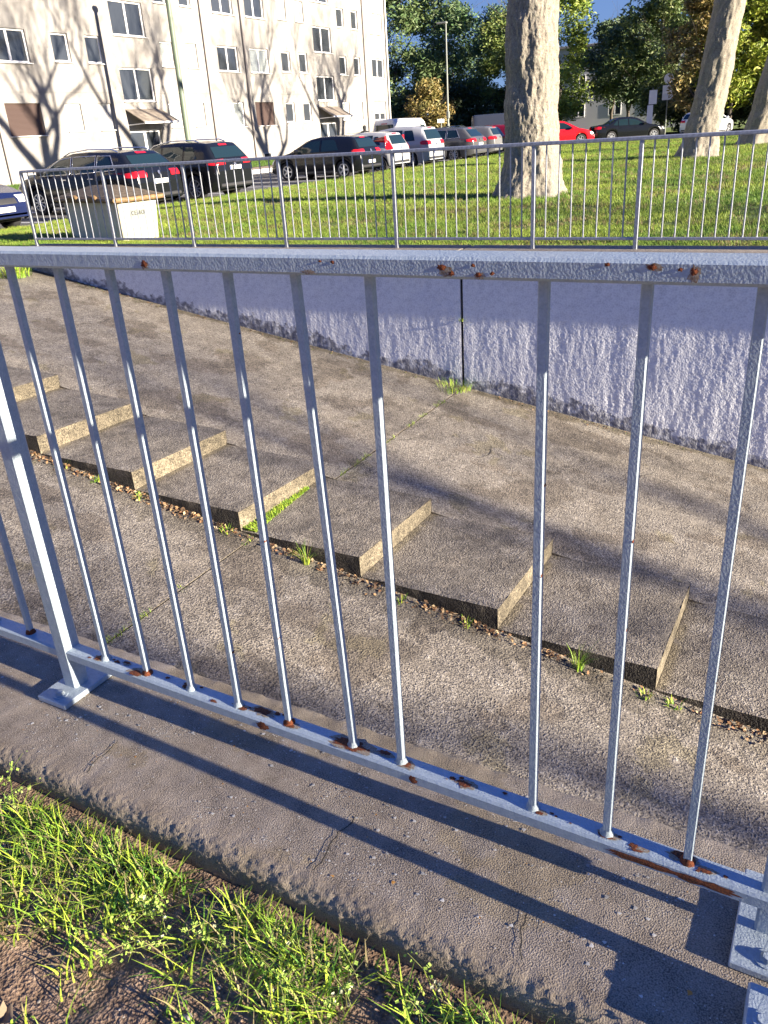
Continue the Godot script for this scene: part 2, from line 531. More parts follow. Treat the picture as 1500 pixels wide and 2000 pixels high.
	for k in range(-12, 9):
		var x1 := -0.57 + 0.985 * k
		var x0 := x1 - 0.985
		if x0 < -11.4: continue
		var mb := MB.new()
		var za := -4.12
		var zb := -5.26
		var nl := ramp_y(x0) + 0.012
		var nr := ramp_y(x1) + 0.16
		var fl := ramp_y(x0) - 0.02
		var fr := ramp_y(x1) + 0.11
		var sd := k * 7.3
		mb.grid(28, 30, func(i: int, j: int):
			var u := i / 28.0
			var w := j / 30.0
			var yy := lerpf(lerpf(nl, nr, u), lerpf(fl, fr, u), w)
			var x := lerpf(x0, x1, u)
			var z := lerpf(za, zb, w)
			var q := 0.8 + 0.34 * noise.get_noise_2d(x * 26.0 + sd, z * 26.0) + 0.15 * noise.get_noise_2d(x * 120.0, z * 120.0 + sd)
			var cc := Color(q, q * 0.985, q * 0.96)
			var chip := noise.get_noise_2d(x * 75.0 + sd, z * 75.0)
			if chip > 0.33: cc = cc.lerp(Color(1.25, 1.2, 1.12), 0.5)
			elif chip < -0.4: cc = cc.lerp(Color(0.45, 0.42, 0.4), 0.6)
			if u < 0.05 and chip > -0.1: cc = cc.lerp(Color(0.8, 0.75, 0.5), 0.5)
			var edge := 0.012 * absf(noise.get_noise_2d(x * 200.0 + sd, z * 200.0)) + 0.006 * absf(noise.get_noise_2d(x * 500.0, z * 500.0)) if (i == 28 or j == 0) else 0.0
			return [Vector3(x - (edge if i == 28 else 0.0), yy - edge + 0.003 * chip, z - (edge if j == 0 else 0.0)), cc])
		# riser with yellow lichen, near side much darker, paler in patches along its top edge
		mb.grid(24, 5, func(i: int, j: int):
			var w := i / 24.0
			var yt := lerpf(nr, fr, w)
			var z := lerpf(za, zb, w)
			var q := 0.68 + 0.34 * noise.get_noise_2d(z * 60.0 + sd, j * 14.0) + 0.25 * noise.get_noise_2d(z * 210.0 + sd, j * 50.0)
			return [Vector3(x1 - 0.003 + 0.004 * noise.get_noise_2d(z * 150.0, j * 40.0), yt - 0.004 - (0.25 * (1.0 - j / 5.0)), z), Color(q * 0.98, q * 0.94, q * 0.8)])
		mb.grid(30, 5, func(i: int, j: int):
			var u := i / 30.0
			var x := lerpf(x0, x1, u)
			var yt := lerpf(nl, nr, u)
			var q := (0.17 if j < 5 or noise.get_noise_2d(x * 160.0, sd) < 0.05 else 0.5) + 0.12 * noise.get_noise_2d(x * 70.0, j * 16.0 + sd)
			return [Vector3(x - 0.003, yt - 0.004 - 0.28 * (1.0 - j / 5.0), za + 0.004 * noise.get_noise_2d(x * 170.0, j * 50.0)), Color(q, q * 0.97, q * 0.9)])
		mb.col = Color(0.8, 0.78, 0.74)
		mb.quad(Vector3(x1, fr - 0.3, zb), Vector3(x0, fl - 0.3, zb), Vector3(x0, fl, zb), Vector3(x1, fr, zb))
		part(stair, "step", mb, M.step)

func build_far_wall() -> void:
	var t := thing("retaining_wall", "long white plastered retaining wall below the grey fence", "wall")
	var zf := -8.0
	for seg in [[-9.95, -3.436, 0.013], [-3.405, 1.6, 0.012], [1.6, 14.3, 0.15]]:
		var mb := MB.new()
		var nu := int((seg[1] - seg[0]) / seg[2])
		var nv := int(2.2 / seg[2]) if seg[2] < 0.1 else 16
		mb.grid(nu, nv, func(i: int, j: int):
			var x := lerpf(seg[0], seg[1], float(i) / nu)
			var lo := ramp_y(x) - 0.06 if x < 7.6 else -3.35
			var w := float(j) / nv
			w = w if x > 1.6 else w
			var yy := lerpf(lo, 0.052, w)
			var d := 0.0016 * noise.get_noise_2d(x * 330.0, yy * 110.0) + 0.0017 * noise.get_noise_2d(x * 900.0, yy * 560.0) + 0.0013 * noise.get_noise_2d(x * 1500.0, yy * 1200.0) + 0.0052 * noise.get_noise_2d(x * 60.0 + 17.0, yy * 14.0)
			var hgt := yy - lo - 0.06
			var g := 1.0 + 0.05 * noise.get_noise_2d(x * 20.0, yy * 20.0)
			var c := Color(g * 0.96, g * 0.98, g * 1.0)
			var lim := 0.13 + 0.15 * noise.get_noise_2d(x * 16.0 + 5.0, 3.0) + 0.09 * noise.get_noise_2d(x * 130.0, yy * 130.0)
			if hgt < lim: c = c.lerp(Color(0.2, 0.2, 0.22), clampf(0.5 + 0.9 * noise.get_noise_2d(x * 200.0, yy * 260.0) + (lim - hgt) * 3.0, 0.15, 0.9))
			return [Vector3(x, yy, zf + d), c])
		mb.col = Color(1, 1, 1)
		for xe in [seg[0], seg[1]]:
			var lo := ramp_y(xe) - 0.1 if xe < 7.6 else -3.35
			mb.quad(Vector3(xe, lo, zf), Vector3(xe, lo, zf - 0.3), Vector3(xe, 0.052, zf - 0.3), Vector3(xe, 0.052, zf))
		part(t, "wall_panel", mb, M.white_wall)
	part(t, "joint_filler", boxm(Vector3(-3.42, -1.4, -8.12), Vector3(0.036, 2.9, 0.2)), M.joint)
	var cp := MB.new()
	for seg in [[-9.95, -3.43], [-3.41, 3.2], [3.22, 14.3]]:
		cp.box(Vector3((seg[0] + seg[1]) / 2, 0.082, -8.1), Vector3(seg[1] - seg[0], 0.058, 0.5), Basis.IDENTITY, 0.012)
	part(t, "coping_slab", cp, M.coping)

func build_coping() -> void:
	var t := thing("coping", "weathered concrete coping with pale lichen spots under the near railing", "coping", Vector3(-0.7, 0, -1.0), -0.018)
	var prof := []
	for k in 5: prof.append(Vector2(-0.165 - 0.0, lerpf(-0.12, 0.095, k / 4.0)))
	prof.append(Vector2(-0.160, 0.107))
	for k in 33: prof.append(Vector2(lerpf(-0.15, 0.2, k / 32.0), 0.11))
	for k in 15:
		var a := deg_to_rad(lerpf(85, 0, k / 14.0))
		prof.append(Vector2(0.205 + 0.032 * cos(a), 0.076 + 0.034 * sin(a)))
	for k in 20: prof.append(Vector2(0.237 - 0.0012 * k, lerpf(0.07, -0.05, k / 19.0)))
	var np := prof.size() - 1
	var arc := [0.0]
	for k in np: arc.append(arc[-1] + prof[k].distance_to(prof[k + 1]))
	var make := func(x0: float, x1: float, nu: int) -> MB:
		var mb := MB.new()
		mb.grid(np, nu, func(i: int, j: int):
			var x := lerpf(x0, x1, float(j) / nu)
			var p: Vector2 = prof[i]
			var rim := smoothstep(0.17, 0.21, p.x)
			var inn := smoothstep(-0.13, -0.16, p.x)
			var al: float = arc[i]
			var nz := noise.get_noise_2d(x * 300.0, al * 300.0)
			var nb := noise.get_noise_2d(x * 50.0, al * 60.0)
			var off := 0.0008 * nz + 0.0012 * nb + rim * (0.002 * nz + 0.002 * nb + 0.002 * noise.get_noise_2d(x * 1300.0, al * 1300.0) + 0.003 * noise.get_noise_2d(x * 2700.0, al * 2700.0)) + inn * 0.004 * nz
			var dir := Vector2(0, 1).lerp(Vector2(1, 0.25), rim).lerp(Vector2(-1, 0.2), inn)
			var q := p + dir * off
			var cc := 1.0 + 0.2 * noise.get_noise_2d(x * 18.0 + 3.0, p.x * 40.0)
			var moss := noise.get_noise_2d(x * 34.0 + 60.0, p.x * 60.0)
			var col := Color(cc, cc * 0.985, cc * 0.965)
			if moss > 0.25: col = col.lerp(Color(0.86, 0.8, 0.58), 0.5)
			if rim > 0.5: col = col.lerp(Color(0.8, 0.76, 0.7), 0.4 + 0.5 * nz)
			return [Vector3(x, q.y, q.x), col])
		return mb
	part(t, "concrete_slab", make.call(-9.6, -1.995, 80), M.coping)
	part(t, "concrete_slab", make.call(-1.985, 1.0, 620), M.coping)
	part(t, "concrete_slab", make.call(1.01, 2.6, 60), M.coping)
	for q in [[0.07, 0.06, 3], [0.42, 0.12, 5], [-0.5, 0.1, 7]]:
		var cr := MB.new()
		var px: float = q[0]
		var w0 := 0.0004
		for n in 14:
			var za: float = lerpf(q[1], 0.2, n / 14.0)
			var zb: float = lerpf(q[1], 0.2, (n + 1) / 14.0)
			var nx: float = px + 0.012 * noise.get_noise_2d(n * 45.0, q[2] * 60.0)
			var w1 := 0.0011
			cr.quad(Vector3(px - w0, 0.1128, za), Vector3(nx - w1, 0.1128, zb), Vector3(nx + w1, 0.1128, zb), Vector3(px + w0, 0.1128, za))
			px = nx
			w0 = w1
		part(t, "crack", cr, M.joint)
	# lichen
	var disc := MB.new()
	for k in 7:
		var a := TAU * k / 7
		var b := TAU * (k + 1) / 7
		var r1 := 1.0 + 0.3 * sin(k * 2.7)
		var r2 := 1.0 + 0.3 * sin((k + 1) % 7 * 2.7)
		disc.tri(Vector3(0, 0.12, 0), Vector3(cos(b) * r2, 0, sin(b) * r2), Vector3(cos(a) * r1, 0, sin(a) * r1))
	var pl := []
	var co := []
	for k in 5200:
		var x := rr(-1.2, 0.78)
		var z := rr(-0.12, 0.2)
		var dens := 0.5 + 0.9 * noise.get_noise_2d(x * 70.0 + 11.0, z * 70.0)
		if rng.randf() > dens * 1.3 - 0.1: continue
		var r := rr(0.0006, 0.0016) if rng.randf() < 0.9 else rr(0.0016, 0.004)
		pl.append(Transform3D(Basis(Vector3.UP, rr(0, TAU)).scaled(Vector3(r, 0.0012, r * rr(0.7, 1.2))), Vector3(x, 0.1115, z)))
		var g := rr(0.3, 0.62)
		co.append(Color(g, g * 0.97, g * 0.86) if rng.randf() < 0.93 else Color(0.5, 0.24, 0.05))
	tag(many(t, "lichen", disc.mesh(), M.lichen, pl, co), "", "", "", "stuff")
	# wall below the coping, seen from the ramp
	top("near_retaining_wall", boxm(Vector3(2.0, -1.9, -0.98), Vector3(24.5, 3.78, 0.2)), M.white_wall, "white retaining wall below the near coping", "wall")

func blob(rx: float, rz: float, sd: float, h := 0.0008) -> MB:
	var mb := MB.new()
	var pts := []
	for k in 24:
		var a := TAU * k / 24
		var r := 1.0 + 0.5 * noise.get_noise_2d(cos(a) * 26.0 + sd * 31.0, sin(a) * 26.0) + 0.45 * noise.get_noise_2d(cos(a) * 70.0 + sd * 31.0, sin(a) * 70.0)
		pts.append(Vector3(cos(a) * rx * r, 0, sin(a) * rz * r))
	for k in 24:
		mb.tri(Vector3(0, h, 0), pts[(k + 1) % 24], pts[k])
	return mb

func build_near_railing() -> void:
	var t := thing("railing", "pale blue-grey painted steel railing with rust spots in the foreground", "railing", Vector3(-0.7, 0, -1.0), -0.018)
	var yt := CH - 0.16
	part(t, "top_rail", boxm(Vector3(-1.0, yt, 0), Vector3(3.58, 0.027, 0.062), 0.004), M.rail_paint)
	var tilt := Basis(Vector3(0, 0, 1), -0.0138)
	var yb := CH - 1.0325
	part(t, "bottom_rail", boxm(Vector3(-1.0, yb - 0.0125 + 0.0138, 0), Vector3(3.58, 0.026, 0.04), 0.004, tilt), M.rail_paint)
	for k in range(-24, 13):
		var x := -1.305 + 0.1239 * k + 0.7
		if k in [7, -1, -13]: continue
		if x > 0.72 or x < -2.75: continue
		var lo := yb - 0.0138 * x
		var lean := 0.022 if k == 5 else 0.0
		var hi := yt - 0.0135
		var b := Basis(Vector3(0, 0, 1), atan(lean / (hi - lo)))
		if k != 12: part(t, "bar", boxm(Vector3(x + lean * 0.5, (lo + hi) / 2, 0), Vector3(0.0128, hi - lo, 0.0128), 0.0015, b), M.rail_paint)
		# weld collar at the foot of the bar
		var w := MB.new()
		w.tube([Vector3(x + lean, lo - 0.001, 0), Vector3(x + lean, lo + 0.004, 0), Vector3(x + lean, lo + 0.011, 0)], [0.0125, 0.0115, 0.0075], 9, false)
		part(t, "weld", w, M.rail_paint if (k * 7 + 50) % 3 else M.rust)
	for x in [-2.217, -0.73, 0.758]:
		var pst := MB.new()
		pst.box(Vector3(x, (0.12 + yt - 0.0135) / 2, 0), Vector3(0.039, yt - 0.0135 - 0.12, 0.042 if x < 0.5 else 0.016), Basis.IDENTITY, 0.004)
		part(t, "post", pst, M.rail_paint)
		var pl := part(t, "base_plate", boxm(Vector3(x, 0.118, -0.015), Vector3(0.09, 0.014, 0.185), 0.002), M.rail_paint)
		for z in [0.052, -0.085]:
			var bo := MB.new()
			bo.tube([Vector3(x + 0.004, 0.125, z), Vector3(x + 0.004, 0.127, z)], [0.017, 0.017], 14)
			bo.tube([Vector3(x + 0.004, 0.127, z), Vector3(x + 0.004, 0.131, z), Vector3(x + 0.004, 0.134, z)], [0.011, 0.011, 0.007], 6)
			part(pl, "bolt", bo, M.rail_paint)
	# the railing turns the corner just right of the picture
	var c := thing("corner_railing", "painted railing turning the corner at the right edge", "railing", Vector3(0.075, 0, -0.93), 0.0)
	part(c, "post", boxm(Vector3(0.045, 0.61, 0.062), Vector3(0.03, 1.0, 0.03), 0.003), M.rail_paint)
	part(c, "top_rail", boxm(Vector3(0.09, yt, 0.055), Vector3(0.06, 0.027, 0.25), 0.004), M.rail_paint)
	part(c, "base_plate", boxm(Vector3(0.03, 0.132, 0.11), Vector3(0.13, 0.042, 0.1), 0.003), M.rail_paint)
	var cb := MB.new()
	cb.tube([Vector3(-0.012, 0.152, 0.115), Vector3(-0.012, 0.156, 0.115)], [0.014, 0.014], 14)
	cb.tube([Vector3(-0.012, 0.156, 0.115), Vector3(-0.012, 0.159, 0.115)], [0.009, 0.008], 6)
	part(c, "bolt", cb, M.rail_paint)
	# rust
	var k := 0.0
	for r in [[-0.62, 0.006, 0.012, 0.007], [-0.505, 0.012, 0.016, 0.009], [-0.55, -0.008, 0.009, 0.004], [-0.37, 0.0, 0.011, 0.005], [-0.23, 0.004, 0.012, 0.006], [-0.175, -0.004, 0.02, 0.009], [-0.105, 0.008, 0.013, 0.006], [0.03, 0.002, 0.034, 0.013], [0.1, -0.006, 0.012, 0.005], [0.145, 0.004, 0.014, 0.007], [0.262, 0.002, 0.013, 0.008], [0.4, 0.008, 0.007, 0.004], [0.51, 0.006, 0.012, 0.006], [0.625, -0.006, 0.016, 0.008], [0.66, 0.008, 0.01, 0.004], [0.56, 0.015, 0.01, 0.003]]:
		k += 1.7
		part(t, "rust_patch", blob(r[2], r[3], k), M.rust, Vector3(r[0], yb - 0.0138 * r[0] + 0.0019, r[1]))
		part(t, "rust_stain", blob(r[2] * 1.5, r[3] * 1.45, k + 0.4, 0.0003), M.stain, Vector3(r[0] + 0.003, yb - 0.0138 * r[0] + 0.0012, r[1] * 0.6))
	for q in 34:
		k += 1.9
		var fx := rr(-0.7, 0.72)
		var fs := rr(0.0012, 0.005)
		part(t, "rust_patch", blob(fs * 1.5, fs, k, 0.0005), M.rust, Vector3(fx, yb - 0.0138 * fx + 0.0016, rr(-0.014, 0.016)))
	for r in [[-0.16, 0.014, 0.009], [0.17, 0.008, 0.008], [0.58, 0.06, 0.006], [0.66, 0.05, 0.007]]:
		k += 1.3
		var o := part(t, "rust_patch", blob(r[1], r[2], k), M.rust, Vector3(r[0], yb - 0.0138 * r[0] - 0.012, 0.0203))
		o.rotation.x = PI / 2
	for r in [[0.268, -0.004, 0.011, 0.006], [0.314, -0.008, 0.008, 0.004], [0.06, -0.009, 0.012, 0.003], [0.565, 0.0, 0.006, 0.009], [0.522, 0.006, 0.01, 0.004], [-0.245, -0.005, 0.007, 0.006]]:
		k += 1.3
		var o := part(t, "rust_stain", blob(r[2], r[3], k, 0.0002), M.stain, Vector3(r[0], yt + r[1], 0.0311))
		o.rotation.x = PI / 2
	for r in [[-0.245, -0.003, 0.006, 0.005], [0.262, 0.001, 0.006, 0.004], [0.275, -0.006, 0.004, 0.003], [0.305, 0.004, 0.003, 0.002], [0.312, -0.007, 0.004, 0.003], [0.33, -0.005, 0.003, 0.002], [0.1, 0.005, 0.003, 0.002], [0.08, 0.006, 0.003, 0.0015], [0.52, 0.006, 0.005, 0.003], [0.55, 0.004, 0.003, 0.002], [0.565, 0.002, 0.004, 0.004], [0.47, 0.008, 0.003, 0.002]]:
		k += 1.1
		var o := part(t, "rust_patch", blob(r[2], r[3], k), M.rust, Vector3(r[0], yt + r[1], 0.0313))
		o.rotation.x = PI / 2
	for r in [[-0.11, 0.62], [0.014, 0.9], [-0.11, 0.42], [0.386, 0.8], [0.51, 0.74], [0.634, 0.55], [0.386, 0.66], [-0.233, 0.35], [0.014, 0.6], [0.51, 0.6], [-0.11, 0.98]]:
		k += 1.1
		var o := part(t, "rust_patch", blob(0.0028, 0.0045, k), M.rust, Vector3(r[0] + 0.0066, r[1], rr(-0.003, 0.003)))
		o.rotation.z = -PI / 2

func build_far_railing() -> void:
	var t := thing("fence", "thin grey steel fence on top of the white retaining wall", "fence", Vector3(0, 0, -8.1))
	var yt := CH - 0.192
	var yb := CH - 1.045
	var x0 := -9.775
	part(t, "top_rail", boxm(Vector3((x0 + 6.0) / 2, yt, 0), Vector3(6.0 - x0, 0.034, 0.05), 0.006), M.galv)
	part(t, "bottom_rail", boxm(Vector3((x0 + 6.0) / 2, yb, 0), Vector3(6.0 - x0, 0.026, 0.03), 0.004), M.galv)
	var posts := [-9.775, -8.3, -6.99, -5.625, -4.2, -2.69, -1.695, -0.2, 1.2, 2.6, 4.0, 5.4]
	for x in posts:
		part(t, "post", boxm(Vector3(x, (0.1 + yt) / 2, 0), Vector3(0.038, yt - 0.1, 0.038), 0.004), M.galv)
	for k in posts.size() - 1:
		var w: float = posts[k + 1] - posts[k]
		var nb := int(round(w / 0.119))
		for i in range(1, nb):
			var x: float = posts[k] + w * i / nb
			var mb := MB.new()
			mb.tube([Vector3(x, yb, 0), Vector3(x + rr(-0.004, 0.004), yt, 0)], [0.008, 0.008], 8, false)
			part(t, "bar", mb, M.galv)

# ------------------------------------------------------------------ apartment block
func frame_mesh(w: float, h: float, t: float, d: float, cols: int) -> MB:   # in the z-y plane, centred, facing +x
	var mb := MB.new()
	mb.box(Vector3(0, h / 2 - t / 2, 0), Vector3(d, t, w))
	mb.box(Vector3(0, -h / 2 + t * 0.6, 0), Vector3(d, t * 1.2, w))
	for s in [-1, 1]:
		mb.box(Vector3(0.001, 0, s * (w / 2 - t / 2)), Vector3(d, h - 2.2 * t, t))
	for k in range(1, cols):
		mb.box(Vector3(0.002, 0, -w / 2 + w * k / cols), Vector3(d, h - 2.2 * t, t * 1.5))
	return mb

func shutter_mesh(w: float, h: float) -> MB:
	var mb := MB.new()
	var nn := int(h / 0.045)
	for k in nn:
		var y0 := -h / 2 + h * k / nn
		var y1 := -h / 2 + h * (k + 1) / nn
		var ym := (y0 + y1) / 2
		mb.quad(Vector3(0.0, y0, w / 2), Vector3(0.0, y0, -w / 2), Vector3(0.012, ym, -w / 2), Vector3(0.012, ym, w / 2))
		mb.quad(Vector3(0.012, ym, w / 2), Vector3(0.012, ym, -w / 2), Vector3(0.0, y1, -w / 2), Vector3(0.0, y1, w / 2))
	return mb

func build_building() -> void:
	var base := Vector3(FX, 0.1, -43.26)
	var t := thing("apartment_block", "white plastered four-storey apartment block crossed by tree shadows", "building", base)
	var wall := MB.new()
	var L := func(x: float, y: float, z: float) -> Vector3: return Vector3(x - FX, y - 0.1, z + 43.26)
	var z_end := -60.92
	var frames := {}
	for s in 3:
		var s0: float = [-7.94, -25.6, -43.26][s]
		var s1: float = [-25.6, -43.26, z_end][s]
		var holes := []
		var wins := []   # [z0, z1, y0, y1, cols, style]
		for k in 4:
			var yl := 2.0 + 2.785 * k
			var ys := 2.1 + 2.785 * k
			for q in [[0.55, 2.42, 0], [15.25, 17.1, 0], [3.75, 4.72, 1], [5.72, 6.68, 1], [10.68, 11.64, 1], [12.62, 13.53, 1]]:
				var st := "dark"
				if k == 0:
					if q[0] < 1.0: st = "brown"
					elif s == 1 and q[0] > 3 and q[0] < 6: st = "white"
					elif s == 2 and q[0] > 12: st = "white" if q[0] < 15 else "half"
					elif q[0] > 10: st = "curtain"
				elif (int(q[0] * 10.0) + k * 3 + s) % 5 == 0: st = "curtain"
				elif s == 2 and k == 1 and q[0] < 1.0: st = "curtain"
				wins.append([s0 - q[0], s0 - q[1], yl if q[2] == 0 else ys, (yl + 1.27) if q[2] == 0 else (ys + 1.14), 2 if q[2] == 0 else 1, st])
			if k < 3: wins.append([s0 - 7.56, s0 - 9.8, 3.31 + 2.8 * k, 4.79 + 2.8 * k, 2, "dark"])
		for w in wins: holes.append([w[1], w[0], w[2], w[3]])
		var door := [s0 - 9.8, s0 - 7.58, 0.1, 2.06]
		holes.append(door)
		# facade with openings
		var zs := [s0, s1]
		var ys2 := [0.05, 3.672, 3.692, 13.0]
		for h in holes:
			for z in [h[0], h[1]]:
				if not zs.has(z): zs.append(z)
			for y in [h[2], h[3]]:
				if not ys2.has(y): ys2.append(y)
		zs.sort(); ys2.sort()
		for j in ys2.size() - 1:
			var ym: float = (ys2[j] + ys2[j + 1]) / 2
			var groove := ym > 3.672 and ym < 3.692
			var run := -1
			for i in zs.size():
				var open := true
				if i < zs.size() - 1:
					var zm: float = (zs[i] + zs[i + 1]) / 2
					open = false
					for h in holes:
						if zm > h[0] and zm < h[1] and ym > h[2] and ym < h[3]:
							open = true
							break
				if open:
					if run >= 0:
						var x := FX - (0.02 if groove else 0.0)
						wall.quad(L.call(x, ys2[j], zs[i]), L.call(x, ys2[j], zs[run]), L.call(x, ys2[j + 1], zs[run]), L.call(x, ys2[j + 1], zs[i]))
						run = -1
				elif run < 0: run = i
		for h in holes:   # reveals
			var d := FX - 0.17
			wall.quad(L.call(FX, h[2], h[0]), L.call(d, h[2], h[0]), L.call(d, h[3], h[0]), L.call(FX, h[3], h[0]))
			wall.quad(L.call(d, h[2], h[1]), L.call(FX, h[2], h[1]), L.call(FX, h[3], h[1]), L.call(d, h[3], h[1]))
			wall.quad(L.call(d, h[3], h[0]), L.call(d, h[3], h[1]), L.call(FX, h[3], h[1]), L.call(FX, h[3], h[0]))
			wall.quad(L.call(FX, h[2], h[0]), L.call(FX, h[2], h[1]), L.call(d, h[2], h[1]), L.call(d, h[2], h[0]))
		# windows
		for w in wins:
			var wd: float = w[0] - w[1]
			var ht: float = w[3] - w[2]
			var c: Vector3 = L.call(FX - 0.13, (w[2] + w[3]) / 2, (w[0] + w[1]) / 2)
			var key := "%.2f %.2f %d" % [wd, ht, w[4]]
			if not frames.has(key):
				frames[key] = [frame_mesh(wd, ht, 0.075, 0.06, w[4]).mesh(), boxm(Vector3.ZERO, Vector3(0.012, ht - 0.17, (wd - 0.15 - 0.1 * (w[4] - 1)) / w[4])).mesh(), boxm(Vector3.ZERO, Vector3(0.2, 0.035, wd + 0.1), 0.006).mesh(), shutter_mesh(wd - 0.02, ht - 0.02).mesh()]
			var f: Array = frames[key]
			var win := part(t, "window", f[0], M.frame, c)
			part(win, "sill", f[2], M.sill, Vector3(0.13, -ht / 2 - 0.012, 0))
			if w[5] in ["brown", "white"]:
				part(win, "roller_shutter", f[3], M.shutter_brown if w[5] == "brown" else M.shutter_white, Vector3(0.055, 0, 0))
				continue
			for k in int(w[4]):
				var zc: float = 0.0 if w[4] == 1 else (-0.25 + 0.5 * k) * (wd - 0.05)
				part(win, "pane", f[1], M.glass if w[5] == "curtain" else M.pane, Vector3(-0.004, -0.008, zc))
			if w[5] == "curtain":
				var cm := MB.new()
				var nf := int(wd / 0.05)
				cm.grid(nf, 1, func(i: int, j: int): return Vector3(-0.1 + 0.012 * sin(i * 1.9), (j - 0.5) * ht, wd / 2 - wd * i / nf))
				part(win, "curtain", cm, M.curtain)
			if w[5] == "half":
				var sh := part(win, "roller_shutter", f[3], M.shutter_white, Vector3(0.055, ht * 0.18, 0))
				sh.scale.y = 0.63
		# door, canopy
		var dz0: float = door[1]
		var dz1: float = door[0]
		var dr := part(t, "door", frame_mesh(dz0 - dz1, 1.96, 0.11, 0.07, 2), M.frame, L.call(FX - 0.14, 1.08, (dz0 + dz1) / 2))
		part(dr, "pane", boxm(Vector3(0, 0.32, 0.54), Vector3(0.012, 1.08, 0.86)), M.pane)
		part(dr, "pane", boxm(Vector3(0, 0.32, -0.54), Vector3(0.012, 1.08, 0.86)), M.pane)
		part(dr, "kick_panel", boxm(Vector3(0, -0.55, 0), Vector3(0.04, 0.62, 2.0)), M.frame)
		part(dr, "handle", boxm(Vector3(0.07, -0.05, 0.1), Vector3(0.03, 0.3, 0.03), 0.008), M.chrome)
		var cn := MB.new()
		var cb := Basis(Vector3(0, 0, 1), -0.5)
		cn.box(L.call(FX + 0.56, 2.66, s0 - 8.75), Vector3(1.28, 0.05, 2.5), cb, 0.01)
		var can := part(t, "canopy", cn, M.canopy)
		part(can, "edge_strip", boxm(L.call(FX + 1.13, 2.335, s0 - 8.75), Vector3(0.06, 0.09, 2.52), 0.01), M.frame)
		for z in [s0 - 7.56, s0 - 9.94]:
			var br := MB.new()
			br.tube([L.call(FX, 2.28, z), L.call(FX + 1.08, 2.31, z)], [0.025, 0.025], 6)
			part(can, "bracket", br, M.frame)
		var num := TextMesh.new()
		num.text = "11" if s == 1 else "9"
		num.font_size = 32
		num.pixel_size = 0.01
		num.depth = 0.01
		var nm := part(t, "house_number", num, M.pipe, L.call(FX + 0.01, 1.75, s0 - 6.95))
		nm.rotation.y = PI / 2
		for q in [1.2, 15.9]:
			var bw := part(t, "basement_window", boxm(L.call(FX + 0.01, 0.33, s0 - q), Vector3(0.03, 0.3, 0.75)), M.pane)
			part(bw, "frame", frame_mesh(0.8, 0.36, 0.035, 0.05, 1), M.sill, L.call(FX + 0.02, 0.33, s0 - q))
		for dz in [0.0, 14.15]:
			var pp := MB.new()
			pp.tube([L.call(FX + 0.09, 0.1, s0 - dz), L.call(FX + 0.09, 12.9, s0 - dz)], [0.05, 0.05], 8)
			part(t, "downpipe", pp, M.pipe)
	# ends, back and roof
	var A := -7.94
	var bx := FX - 11.0
	wall.quad(L.call(FX, 0.05, z_end), L.call(bx, 0.05, z_end), L.call(bx, 13.0, z_end), L.call(FX, 13.0, z_end))
	wall.quad(L.call(bx, 0.05, A), L.call(FX, 0.05, A), L.call(FX, 13.0, A), L.call(bx, 13.0, A))
	wall.quad(L.call(bx, 0.05, z_end), L.call(bx, 0.05, A), L.call(bx, 13.0, A), L.call(bx, 13.0, z_end))
	part(t, "wall", wall, M.facade)
	part(t, "inner_wall", boxm(L.call(FX - 0.62, 6.5, (A + z_end) / 2), Vector3(0.1, 12.9, A - z_end - 0.3)), M.room)
	part(t, "roof", boxm(L.call((FX + bx) / 2, 13.15, (A + z_end) / 2), Vector3(12.0, 0.3, A - z_end + 1.0), 0.03), M.pipe)
	for z in [z_end + 0.16]:
		var pp := MB.new()
		pp.tube([L.call(FX + 0.1, 0.1, z), L.call(FX + 0.1, 12.9, z)], [0.06, 0.06], 8)
		part(t, "downpipe", pp, M.sill)

